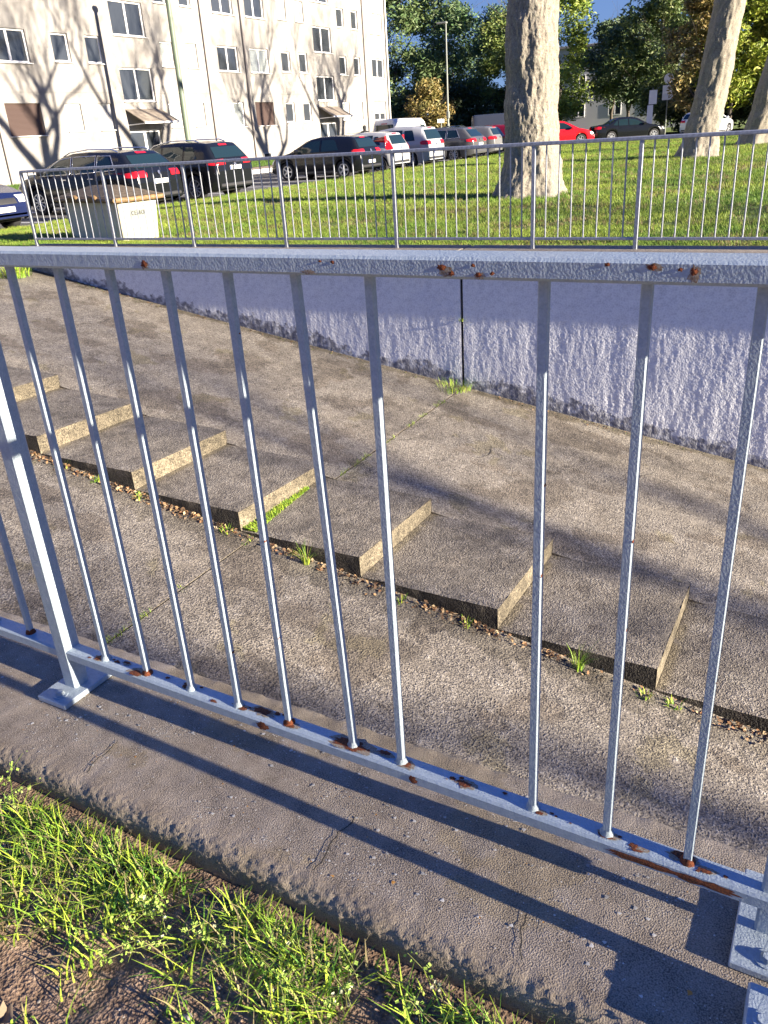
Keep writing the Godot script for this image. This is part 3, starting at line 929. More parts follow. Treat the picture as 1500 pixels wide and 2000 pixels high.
# ------------------------------------------------------------------ street
func build_street() -> void:
	var flat := func(y: float) -> Callable: return func(_x: float, _z: float): return y
	sheet("road", -26.5, -16.9, -160.0, 40.0, 6, 60, flat.call(-0.28), M.asphalt)
	sheet("cross_road", -16.9, 90.0, -73.0, -61.0, 40, 6, flat.call(-0.276), M.asphalt)
	top("kerb_strip", boxm(Vector3(-16.72, -0.3, -28.0), Vector3(0.34, 0.14, 66.0), 0.015), M.paving, "", "", "", "structure")
	top("kerb", boxm(Vector3(-26.58, -0.2, -60.0), Vector3(0.15, 0.2, 200.0), 0.02), M.sill, "", "", "", "structure")
	sheet("pavement", -29.4, -26.65, -160.0, 40.0, 4, 60, flat.call(-0.12), M.paving)
	sheet("verge", FX - 0.1, -29.4, -61.0, 0.0, 4, 80, func(x: float, _z: float): return lerpf(0.12, -0.1, (x - FX) / 2.2), M.lawn)
	sheet("far_ground", -90.0, 90.0, -260.0, -73.0, 20, 20, flat.call(-0.2), M.lawn)
	# parking bay lines
	for k in 15:
		var mb := MB.new()
		mb.box(Vector3(-19.3, -0.276, -14.9 - 2.68 * k), Vector3(4.8, 0.005, 0.1))
		top("bay_line", mb, M.sign_white, "", "", "", "structure")
	# lamps
	var la := thing("street_lamp", "tall green lamp post in front of the white apartment block", "street lamp", Vector3(-27.1, -0.12, -32.07))
	var p := MB.new()
	p.tube([Vector3(0, 0, 0), Vector3(0, 1.2, 0), Vector3(0, 1.25, 0), Vector3(0, 8.25, 0)], [0.17, 0.17, 0.13, 0.1], 12)
	part(la, "pole", p, M.lamp_green)
	part(la, "lamp_head", boxm(Vector3(0.1, 8.3, 0), Vector3(0.5, 0.2, 0.36), 0.08), M.lamp_grey)
	var lb := thing("street_lamp", "slim grey lamp post in front of the dark trees right of the block", "street lamp", Vector3(-27.3, -0.12, -62.0))
	p = MB.new()
	p.tube([Vector3(0, 0, 0), Vector3(0, 1.6, 0), Vector3(0, 1.65, 0), Vector3(0, 8.1, 0)], [0.1, 0.1, 0.07, 0.045], 10)
	part(lb, "pole", p, M.lamp_grey)
	part(lb, "lamp_head", boxm(Vector3(-0.3, 8.15, 0), Vector3(0.8, 0.12, 0.3), 0.04), M.lamp_grey)
	part(lb, "fuse_box", boxm(Vector3(0.05, 2.2, 0.1), Vector3(0.2, 0.45, 0.2), 0.02), M.lamp_grey)
	# signs
	var sg := thing("road_sign", "round sign above a rectangular board seen from behind, by the trees", "road sign", Vector3(-12.6, -0.2, -67.8))
	p = MB.new()
	p.tube([Vector3(0, 0, 0), Vector3(0, 3.9, 0)], [0.04, 0.04], 8)
	part(sg, "pole", p, M.lamp_grey)
	p = MB.new()
	p.tube([Vector3(0, 3.65, 0.05), Vector3(0, 3.65, 0.07)], [0.33, 0.33], 24)
	part(sg, "round_plate", p, M.sign_white)
	part(sg, "board", boxm(Vector3(0, 2.75, 0.06), Vector3(0.75, 0.95, 0.02)), M.sign_white)
	var s2 := thing("road_sign", "pair of pale direction boards left of the round sign", "road sign", Vector3(-13.4, -0.2, -66.5))
	p = MB.new()
	p.tube([Vector3(0, 0, 0), Vector3(0, 3.1, 0)], [0.04, 0.04], 8)
	part(s2, "pole", p, M.lamp_grey)
	part(s2, "board", boxm(Vector3(0.05, 2.5, 0.06), Vector3(0.55, 0.9, 0.02)), M.sign_white)
	part(s2, "board", boxm(Vector3(-0.1, 1.4, 0.06), Vector3(0.4, 1.2, 0.02)), M.sign_white)
	var s3 := thing("road_sign", "small pale plate on a post above the grey parked estate car", "road sign", Vector3(-21.8, -0.25, -48.5))
	p = MB.new()
	p.tube([Vector3(0, 0, 0), Vector3(0, 2.0, 0)], [0.03, 0.03], 8)
	part(s3, "pole", p, M.lamp_grey)
	part(s3, "board", boxm(Vector3(0, 1.86, 0.05), Vector3(0.4, 0.2, 0.02), 0.0, Basis(Vector3.UP, 0.45)), M.sign_white)
	# person behind the black hatchback
	build_person(Vector3(-27.2, -0.12, -48.9))

func build_person(at: Vector3) -> void:
	var t := thing("person", "person in dark hooded jacket standing on the pavement behind the cars", "person", at, 0.4)
	var bones := [
		[Vector3(0.0, 1.62, 0.02), Vector3(0.0, 1.68, 0.0), 0.105, 0.115], [Vector3(0, 1.4, 0), Vector3(0, 1.56, 0.01), 0.075, 0.08],
		[Vector3(-0.13, 1.38, 0), Vector3(0.13, 1.38, 0), 0.1, 0.1], [Vector3(0, 1.32, 0), Vector3(0, 1.0, 0), 0.17, 0.16],
		[Vector3(-0.06, 0.95, 0), Vector3(0.06, 0.95, 0), 0.14, 0.14],
		[Vector3(0.1, 0.9, 0), Vector3(0.11, 0.5, 0.02), 0.095, 0.07], [Vector3(0.11, 0.5, 0.02), Vector3(0.11, 0.08, -0.02), 0.068, 0.05], [Vector3(0.11, 0.04, -0.03), Vector3(0.12, 0.035, 0.16), 0.045, 0.035],
		[Vector3(-0.1, 0.9, 0), Vector3(-0.11, 0.5, 0.02), 0.095, 0.07], [Vector3(-0.11, 0.5, 0.02), Vector3(-0.11, 0.08, -0.02), 0.068, 0.05], [Vector3(-0.11, 0.04, -0.03), Vector3(-0.12, 0.035, 0.16), 0.045, 0.035],
		[Vector3(0.21, 1.38, 0), Vector3(0.26, 1.1, -0.02), 0.07, 0.055], [Vector3(0.26, 1.1, -0.02), Vector3(0.25, 0.86, 0.08), 0.052, 0.042],
		[Vector3(-0.21, 1.38, 0), Vector3(-0.26, 1.1, -0.02), 0.07, 0.055], [Vector3(-0.26, 1.1, -0.02), Vector3(-0.25, 0.86, 0.08), 0.052, 0.042]]
	part(t, "body", surface_net(bones, Vector3(-0.42, -0.03, -0.3), Vector3(0.42, 1.86, 0.3), 0.03), M.cloth)

func surface_net(bones: Array, lo: Vector3, hi: Vector3, h: float) -> MB:
	var nx := int((hi.x - lo.x) / h) + 1
	var ny := int((hi.y - lo.y) / h) + 1
	var nz := int((hi.z - lo.z) / h) + 1
	var f := PackedFloat32Array()
	f.resize(nx * ny * nz)
	for k in nz:
		for j in ny:
			for i in nx:
				var p := lo + Vector3(i, j, k) * h
				var d := 1.0
				for b in bones:
					var pa: Vector3 = p - b[0]
					var ba: Vector3 = b[1] - b[0]
					var u := clampf(pa.dot(ba) / ba.length_squared(), 0, 1)
					var q: float = (pa - ba * u).length() - lerpf(b[2], b[3], u)
					var e := maxf(0.05 - absf(d - q), 0.0) / 0.05
					d = minf(d, q) - e * e * 0.0125
				f[i + nx * (j + ny * k)] = d
	var mb := MB.new()
	var at := {}
	for k in nz - 1:
		for j in ny - 1:
			for i in nx - 1:
				var sum := Vector3.ZERO
				var cnt := 0
				for c in 8:
					for ax in 3:
						if c >> ax & 1: continue
						var o := [c & 1, c >> 1 & 1, c >> 2 & 1]
						var i0: int = (i + o[0]) + nx * ((j + o[1]) + ny * (k + o[2]))
						var i1: int = i0 + [1, nx, nx * ny][ax]
						var a := f[i0]
						var b := f[i1]
						if (a < 0) == (b < 0): continue
						var p := Vector3(o[0], o[1], o[2])
						p[ax] += a / (a - b)
						sum += p
						cnt += 1
				if cnt: at[i + nx * (j + ny * k)] = mb.vert(lo + (Vector3(i, j, k) + sum / cnt) * h, Vector3.ZERO)
	for k in range(1, nz - 1):
		for j in range(1, ny - 1):
			for i in range(1, nx - 1):
				var i0 := i + nx * (j + ny * k)
				for ax in 3:
					var st: Array = [[1, nx, nx * ny], [nx, nx * ny, 1], [nx * ny, 1, nx]][ax]
					var a := f[i0]
					var b := f[i0 + st[0]]
					if (a < 0) == (b < 0): continue
					var q := [at[i0], at[i0 - st[1]], at[i0 - st[1] - st[2]], at[i0 - st[2]]]
					if a < 0: q.reverse()
					var nn: Vector3 = (mb.v[q[1]] - mb.v[q[0]]).cross(mb.v[q[2]] - mb.v[q[0]])
					for w in q: mb.n[w] -= nn
					mb.ix.append_array(PackedInt32Array([q[0], q[1], q[2], q[0], q[2], q[3]]))
	for k in mb.n.size(): mb.n[k] = mb.n[k].normalized()
	return mb

func build_back() -> void:
	var b := thing("far_building", "pale far building in blue shade behind the trees", "building", Vector3(-24.0, -0.2, -104.0))
	part(b, "wall", boxm(Vector3(0, 4.2, 0), Vector3(20.0, 8.4, 9.0)), M.back_wall)
	part(b, "roof", boxm(Vector3(0, 8.5, 0), Vector3(20.6, 0.25, 9.6), 0.03), M.pipe)
	for k in 5:
		for j in 2:
			var w := part(b, "window", frame_mesh(1.4, 1.3, 0.07, 0.06, 2), M.frame, Vector3(-8.0 + 4.0 * k, 2.2 + 2.9 * j, 4.53))
			w.rotation.y = -PI / 2
			part(w, "pane", boxm(Vector3(0, 0, 0), Vector3(0.012, 1.15, 1.25)), M.pane)

# ------------------------------------------------------------------ trees
func limb(mb: MB, p: Vector3, dir: Vector3, ln: float, r: float, depth: int, tips: Array, more := 0) -> void:
	var pts := [p]
	var rad := [r]
	var d := dir
	var ns := 4 if depth > 1 else 3
	for k in ns:
		d = (d + Vector3(rr(-0.2, 0.2), rr(-0.06, 0.2), rr(-0.2, 0.2))).normalized()
		pts.append(pts[-1] + d * ln / ns)
		rad.append(lerpf(r, r * 0.55, (k + 1.0) / ns))
	mb.tube(pts, rad, 7 if r > 0.08 else (5 if r > 0.03 else 3), false)
	if depth == 0:
		tips.append(pts[-1])
		return
	var nc := (2 + (rng.randi() % 2) if depth > 2 else 3) + (more if depth < 5 else 0)
	for k in nc:
		var at: int = ns if k == 0 else 2 + rng.randi() % (ns - 1)
		var ax := Vector3(rr(-1, 1), rr(-0.4, 0.8), rr(-1, 1)).normalized()
		var nd := (d * rr(0.6, 1.1) + ax * rr(0.5, 0.95)).normalized()
		limb(mb, pts[at], nd, ln * rr(0.62, 0.85), rad[at] * (0.85 if k == 0 else rr(0.5, 0.75)), depth - 1, tips, more)

func plane_tree(at: Vector3, r: float, h: float, lean: Vector3, label: String, sd: int, fine := 64, depth := 5) -> void:
	rng.seed = sd
	var t := thing("plane_tree", label, "tree", at, 0.0, "bare plane trees on the lawn")
	var nz := FastNoiseLite.new()
	nz.seed = sd
	nz.frequency = 1.0
	var mb := MB.new()
	var nv := int(fine * 2.2)
	mb.grid(fine, nv, func(i: int, j: int):
		var v := float(j) / nv
		var y := -0.15 + (h + 0.15) * v
		var a := TAU * i / fine
		var root := exp(-maxf(y, 0.0) * 2.4)
		var rad := r * (1.0 - 0.24 * v) + r * 0.38 * root * (1.0 + 0.4 * sin(a * 5.0 + sd))
		var cx := cos(a)
		var sz := sin(a)
		rad *= 1.0 + 0.055 * nz.get_noise_3d(cx * 1.6, y * 1.1, sz * 1.6) * 2.0 + 0.05 * nz.get_noise_3d(cx * 4.0, y * 3.2, sz * 4.0) + 0.034 * nz.get_noise_3d(cx * 11.0, y * 6.0, sz * 11.0) + 0.026 * nz.get_noise_3d(cx * 30.0, y * 15.0, sz * 30.0)
		var c := lean * (y / h) + Vector3(0.06 * nz.get_noise_2d(y * 0.5, 3.0), 0, 0.06 * nz.get_noise_2d(y * 0.5, 9.0))
		return Vector3(c.x + cx * rad, y, c.z + sz * rad), true)
	part(t, "trunk", mb, M.bark)
	var br := MB.new()
	var tips := []
	var top_p := lean + Vector3(0, h - 0.1, 0)
	for k in 4:
		var a := TAU * k / 4 + rr(-0.4, 0.4)
		var dir := (Vector3(cos(a) * 0.75, 1.0, sin(a) * 0.75) + lean * 0.1).normalized()
		limb(br, top_p - Vector3(0, rr(0.0, 0.8), 0) , dir, rr(3.0, 4.0), r * rr(0.5, 0.68), mini(depth, 5), tips, 1 if depth > 5 and r > 0.3 else 0)
	part(t, "branches", br, M.bark)

func leafy_tree(at: Vector3, h: float, rad: float, low: float, count: int, col: Color, label: String, sd: int, group: String, leaf := 1.0, trunk_r := 0.18) -> void:
	rng.seed = sd
	var t := thing("leafy_tree", label, "tree", at, 0.0, group)
	var tk := MB.new()
	var tips := []
	var stems := []
	for k in (1 if trunk_r > 0.12 else 4):
		var b := Vector3(rr(-0.3, 0.3), 0, rr(-0.3, 0.3)) if trunk_r <= 0.12 else Vector3.ZERO
		limb(tk, b - Vector3(0, 0.1, 0), Vector3(rr(-0.12, 0.12), 1, rr(-0.12, 0.12)), h * 0.42, trunk_r, 4 if trunk_r > 0.12 else 3, tips)
	part(t, "trunk", tk, M.bark_dark)
	# crown: clumps gathered on lobes so that gaps stay between them
	var lobes := []
	for k in 34:
		var a := rr(0, TAU)
		var yy := rng.randf()
		var prof := sin(PI * clampf(0.12 + 0.83 * yy, 0, 1)) * rr(0.25, 1.0)
		lobes.append([Vector3(cos(a) * rad * prof, lerpf(low, h, yy), sin(a) * rad * prof), rr(0.16, 0.34) * rad])
	var V := PackedVector3Array()
	var N := PackedVector3Array()
	var C := PackedColorArray()
	var I := PackedInt32Array()
	for k in count:
		var lb: Array = lobes[rng.randi() % lobes.size()]
		var u := Vector3(rr(-1, 1), rr(-1, 1), rr(-1, 1)).normalized() * pow(rng.randf(), 0.45)
		var p: Vector3 = lb[0] + u * lb[1] * Vector3(1.15, 0.8, 1.15)
		var g := rr(0.7, 1.3)
		var c := Color(col.r * g * rr(0.85, 1.2), col.g * g, col.b * g)
		for e in 6:
			var q := Vector3(rr(-1, 1), rr(-0.7, 0.7), rr(-1, 1)).normalized() * leaf * rr(0.14, 0.26)
			var w := q.cross(Vector3(rr(-1, 1), rr(-1, 1), rr(-1, 1))) 
			w = w.normalized() * q.length() * 0.33
			var o := p + Vector3(rr(-1, 1), rr(-1, 1), rr(-1, 1)) * 0.45 * leaf
			var nn := w.cross(q).normalized()
			var i := V.size()
			V.append(o - q); V.append(o + w); V.append(o + q); V.append(o - w)
			for z in 4:
				N.append(nn); C.append(c)
			I.append(i); I.append(i + 2); I.append(i + 1); I.append(i); I.append(i + 3); I.append(i + 2)
	var arr := []
	arr.resize(Mesh.ARRAY_MAX)
	arr[Mesh.ARRAY_VERTEX] = V
	arr[Mesh.ARRAY_NORMAL] = N
	arr[Mesh.ARRAY_COLOR] = C
	arr[Mesh.ARRAY_INDEX] = I
	var am := ArrayMesh.new()
	am.add_surface_from_arrays(Mesh.PRIMITIVE_TRIANGLES, arr)
	part(t, "crown", am, M.leaf)

func build_trees() -> void:
	plane_tree(Vector3(-5.05, 0.02, -14.95), 0.46, 6.8, Vector3(0.12, 0, 0.1), "thick plane tree trunk with burls standing closest behind the grey fence", 11, 170, 5)
	plane_tree(Vector3(-3.95, 0.0, -26.3), 0.44, 7.4, Vector3(0.9, 0, 0.1), "leaning plane tree trunk, second from the fence, in front of the white car", 12, 90, 6)
	plane_tree(Vector3(-3.25, -0.02, -33.2), 0.42, 7.2, Vector3(1.55, 0, 0.2), "strongly leaning plane tree trunk at the right edge of the lawn", 13, 70, 6)
	for q in [[-1.6, -43.0, 14], [-1.0, -51.5, 15]]:
		plane_tree(Vector3(q[0], -0.1, q[1]), 0.42, 7.4, Vector3(0.5, 0, 0), "plane tree beyond the right edge, shading the white block", q[2], 24, 6)
	for q in [[38.0, -3.0, 16], [46.0, -6.5, 17], [43.0, 1.5, 18], [36.0, -11.5, 19], [40.0, -19.0, 20]]:
		plane_tree(Vector3(q[0], 0.0, q[1]), 0.26, 4.6, Vector3(0.3, 0, 0.2), "plane tree right of the picture whose branches shade the ramp", q[2], 20, 6)
	# trees behind the street
	var G := "trees behind the cross street"
	leafy_tree(Vector3(-38.0, -0.2, -74.0), 15.0, 5.5, 1.5, 3600, Color(0.096, 0.149, 0.052), "tall dark green tree right beside the end of the white block", 31, G, 1.0)
	leafy_tree(Vector3(-37.0, -0.2, -84.0), 11.6, 5.2, 1.0, 3400, Color(0.088, 0.149, 0.056), "dense green tree behind the slim grey lamp post", 32, G, 1.0)
	leafy_tree(Vector3(-29.8, -0.2, -64.5), 4.6, 1.9, 1.4, 900, Color(0.2, 0.165, 0.05), "small tree with orange-brown young leaves left of the grey lamp post", 33, G, 0.7, 0.06)
	leafy_tree(Vector3(-35.0, -0.2, -92.0), 11.6, 4.6, 0.8, 3000, Color(0.088, 0.149, 0.070), "loose bluish-green tree left of the thick trunk", 34, G, 1.0)
	leafy_tree(Vector3(-29.0, -0.2, -82.0), 12.2, 4.0, 2.5, 3000, Color(0.158, 0.210, 0.052), "tall light green tree directly left of the thick trunk", 35, G, 1.0)
	leafy_tree(Vector3(-22.5, -0.2, -74.0), 14.5, 3.6, 2.0, 3000, Color(0.193, 0.263, 0.044), "bright yellow-green tree directly right of the thick trunk", 36, G, 0.9)
	leafy_tree(Vector3(-20.5, -0.2, -84.0), 8.6, 4.4, 3.0, 2200, Color(0.088, 0.131, 0.061), "thin dark tree in front of the far building above the red car", 37, G, 0.9)
	leafy_tree(Vector3(-18.0, -0.2, -80.0), 8.5, 3.6, 2.8, 2000, Color(0.079, 0.123, 0.052), "dark tree with visible forked stem above the dark saloon", 38, G, 0.9)
	leafy_tree(Vector3(-14.5, -0.2, -76.0), 10.5, 4.0, 1.2, 3000, Color(0.105, 0.149, 0.044), "olive green tree behind the round road sign", 39, G, 0.9)
	leafy_tree(Vector3(-11.0, -0.2, -88.0), 13.0, 3.6, 3.0, 2800, Color(0.105, 0.175, 0.061), "tall green tree behind, left of the leaning trunks", 40, G, 1.0)
	leafy_tree(Vector3(-8.3, -0.2, -68.0), 10.5, 3.8, 2.2, 3600, Color(0.228, 0.280, 0.035), "bright lime green tree between the two leaning trunks", 41, G, 0.9)
	leafy_tree(Vector3(-4.0, -0.2, -70.0), 12.0, 4.0, 2.0, 2800, Color(0.210, 0.228, 0.044), "olive yellow tree at the right edge behind the last trunk", 42, G, 0.9)
	leafy_tree(Vector3(-10.5, -0.2, -66.0), 9.0, 2.2, 1.5, 1600, Color(0.193, 0.158, 0.052), "brownish twiggy tree just left of the second trunk", 43, G, 0.8)
	# dark shrubs under the trees
	var H := "dark shrubs under the trees"
	for q in [[-40.0, -80.0, 4.2, 3.6, "beside the end of the white block"], [-34.0, -78.5, 4.8, 3.6, "behind the slim grey lamp post"], [-29.5, -80.0, 4.0, 3.6, "left of the thick trunk"], [-25.5, -79.0, 4.2, 3.0, "hidden mostly by the thick trunk"], [-11.0, -72.5, 4.2, 3.0, "behind the white hatchback"], [-6.5, -72.0, 4.2, 3.4, "between the two leaning trunks"], [-2.0, -71.0, 4.0, 3.2, "at the right edge behind the last trunk"]]:
		leafy_tree(Vector3(q[0], -0.2, q[1]), q[2], q[3], 0.1, 1300, Color(0.045, 0.07, 0.025), "dark green shrub under the trees, " + q[4], int(-q[0] * 10), H, 1.1, 0.08)

# ------------------------------------------------------------------ cars
class Shape:
	var L: float; var W: float; var H: float; var wb: float; var ro: float; var wr: float
	var top: Array; var belt: float

	func ytop(x: float) -> float:
		if x <= top[0][0]: return top[0][1]
		for k in top.size() - 1:
			if x <= top[k + 1][0]:
				var u: float = (x - top[k][0]) / maxf(top[k + 1][0] - top[k][0], 1e-5)
				return lerpf(top[k][1], top[k + 1][1], u)
		return top[-1][1]

	func bottom(x: float) -> float:
		var y := 0.2 + 0.1 * clampf((x - L + 0.5) / 0.5, 0, 1) + 0.12 * clampf((0.45 - x) / 0.45, 0, 1)
		for xw in [ro, ro + wb]:
			var ra := wr + 0.055
			var d := absf(x - xw)
			if d < ra: y = maxf(y, wr + sqrt(ra * ra - d * d))
		return y

	func half(x: float) -> float:
		var w := W / 2
		var dn := clampf((L - x) / 0.75, 0, 1)
		var dr := clampf(x / 0.45, 0, 1)
		return w * (1.0 - 0.24 * pow(1.0 - dn, 2.2) - 0.13 * pow(1.0 - dr, 2.4))

	func sec(x: float) -> Array:   # half section from the sill to the middle of the roof: (y, z)
		var w := half(x)
		var yb := bottom(x)
		var yt := ytop(x)
		var be := minf(belt, yt - 0.035)
		var g := maxf(yt - be, 0.0)
		var th := 0.19 * clampf(g / 0.5, 0.06, 1.1)
		yb = minf(yb, be - 0.05)
		return [Vector2(yb, w * 0.955), Vector2(lerpf(yb, be, 0.22), w * 0.99), Vector2(lerpf(yb, be, 0.55), w), Vector2(lerpf(yb, be, 0.85), w * 0.985), Vector2(be, w * 0.955),
			Vector2(be + g * 0.1, w * 0.945 - th * 0.1), Vector2(be + g * 0.5, w * 0.945 - th * 0.5), Vector2(be + g * 0.82, w * 0.945 - th * 0.88), Vector2(be + g * 0.95, w * 0.945 - th - 0.05), Vector2(yt - 0.004, w * 0.62), Vector2(yt + 0.012, w * 0.3), Vector2(yt + 0.016, 0)]

	func side(x: float, y: float) -> float:
		var s := sec(x)
		for k in s.size() - 1:
			if y <= s[k + 1].x and y >= s[k].x: return lerpf(s[k].y, s[k + 1].y, (y - s[k].x) / maxf(s[k + 1].x - s[k].x, 1e-5))
		return s[0].y if y < s[0].x else -1.0

	func end_x(y: float, z: float, front: bool) -> float:   # where the body ends at that height and offset
		var x := 0.0
		while x < 2.2:
			var q := L - x if front else x
			if ytop(q) + 0.01 >= y and side(q, minf(y, ytop(q))) >= absf(z) - 0.002: return q
			x += 0.01
		return L - 0.3 if front else 0.3

func end_patch(sh: Shape, z0: float, z1: float, y0: float, y1: float, front: bool, off := 0.012, taper := 0.0) -> MB:
	var mb := MB.new()
	mb.grid(8, 6, func(i: int, j: int):
		var v := j / 6.0
		var u := i / 8.0
		var k := 1.0 - taper * v
		var z := lerpf(z0, z1, u) * k
		var y := lerpf(y0, y1, v)
		return Vector3(sh.end_x(y, z, front) + (off if front else -off), y + off * 0.4, z), front != (z1 < z0))
	return mb

func side_patch(sh: Shape, poly: Array, s: float, off := 0.008) -> MB:   # poly in (x, y), convex
	var xs := poly.map(func(p): return p[0])
	var x0: float = xs.min()
	var x1: float = xs.max()
	var mb := MB.new()
	mb.grid(10, 4, func(i: int, j: int):
		var x := clampf(lerpf(x0, x1, i / 10.0), x0 + 0.002, x1 - 0.002)
		var lo := 99.0
		var hi := -99.0
		for k in poly.size():
			var a: Array = poly[k]
			var b: Array = poly[(k + 1) % poly.size()]
			if (a[0] - x) * (b[0] - x) <= 0 and absf(a[0] - b[0]) > 1e-4:
				var y: float = lerpf(a[1], b[1], (x - a[0]) / (b[0] - a[0]))
				lo = minf(lo, y); hi = maxf(hi, y)
		var y := lerpf(lo, hi, j / 4.0)
		return Vector3(x, y, s * (sh.side(x, minf(y, sh.ytop(x) - 0.03)) + off)), s < 0)
	return mb

func rim_mesh(r: float, spokes: int) -> MB:
	var mb := MB.new()
	for k in 28:
		var a := TAU * k / 28
		var b := TAU * (k + 1) / 28
		var ra := [Vector3(cos(a), sin(a), 0), Vector3(cos(b), sin(b), 0)]
		var o := Vector3(0, 0, 0.0)
		mb.quad(ra[0] * r * 0.88 + o, ra[0] * r + o, ra[1] * r + o, ra[1] * r * 0.88 + o)
		mb.quad(ra[0] * r * 0.88 - Vector3(0, 0, 0.1), ra[0] * r * 0.88 + o, ra[1] * r * 0.88 + o, ra[1] * r * 0.88 - Vector3(0, 0, 0.1))
	for k in spokes:
		var a := TAU * k / spokes
		mb.box(Vector3(cos(a), sin(a), 0) * r * 0.5 - Vector3(0, 0, 0.012), Vector3(r * 0.84, r * (1.5 / spokes), 0.02), Basis(Vector3(0, 0, 1), a), 0.004)
	mb.tube([Vector3(0, 0, -0.03), Vector3(0, 0, 0.004)], [r * 0.2, r * 0.17], 14)
	return mb

func tyre_mesh(r: float, rim: float) -> MB:
	var mb := MB.new()
	var prof := [Vector2(rim, 0.0), Vector2(lerpf(rim, r, 0.6), 0.018), Vector2(r - 0.015, 0.008), Vector2(r, -0.02), Vector2(r, -0.17), Vector2(r - 0.03, -0.2), Vector2(rim, -0.2)]
	mb.grid(28, prof.size() - 1, func(i: int, j: int):
		var a := TAU * i / 28
		return Vector3(cos(a) * prof[j].x, sin(a) * prof[j].x, prof[j].y), true)
	mb.tube([Vector3(0, 0, -0.11), Vector3(0, 0, -0.1)], [rim * 0.98, rim * 0.98], 20)
	return mb

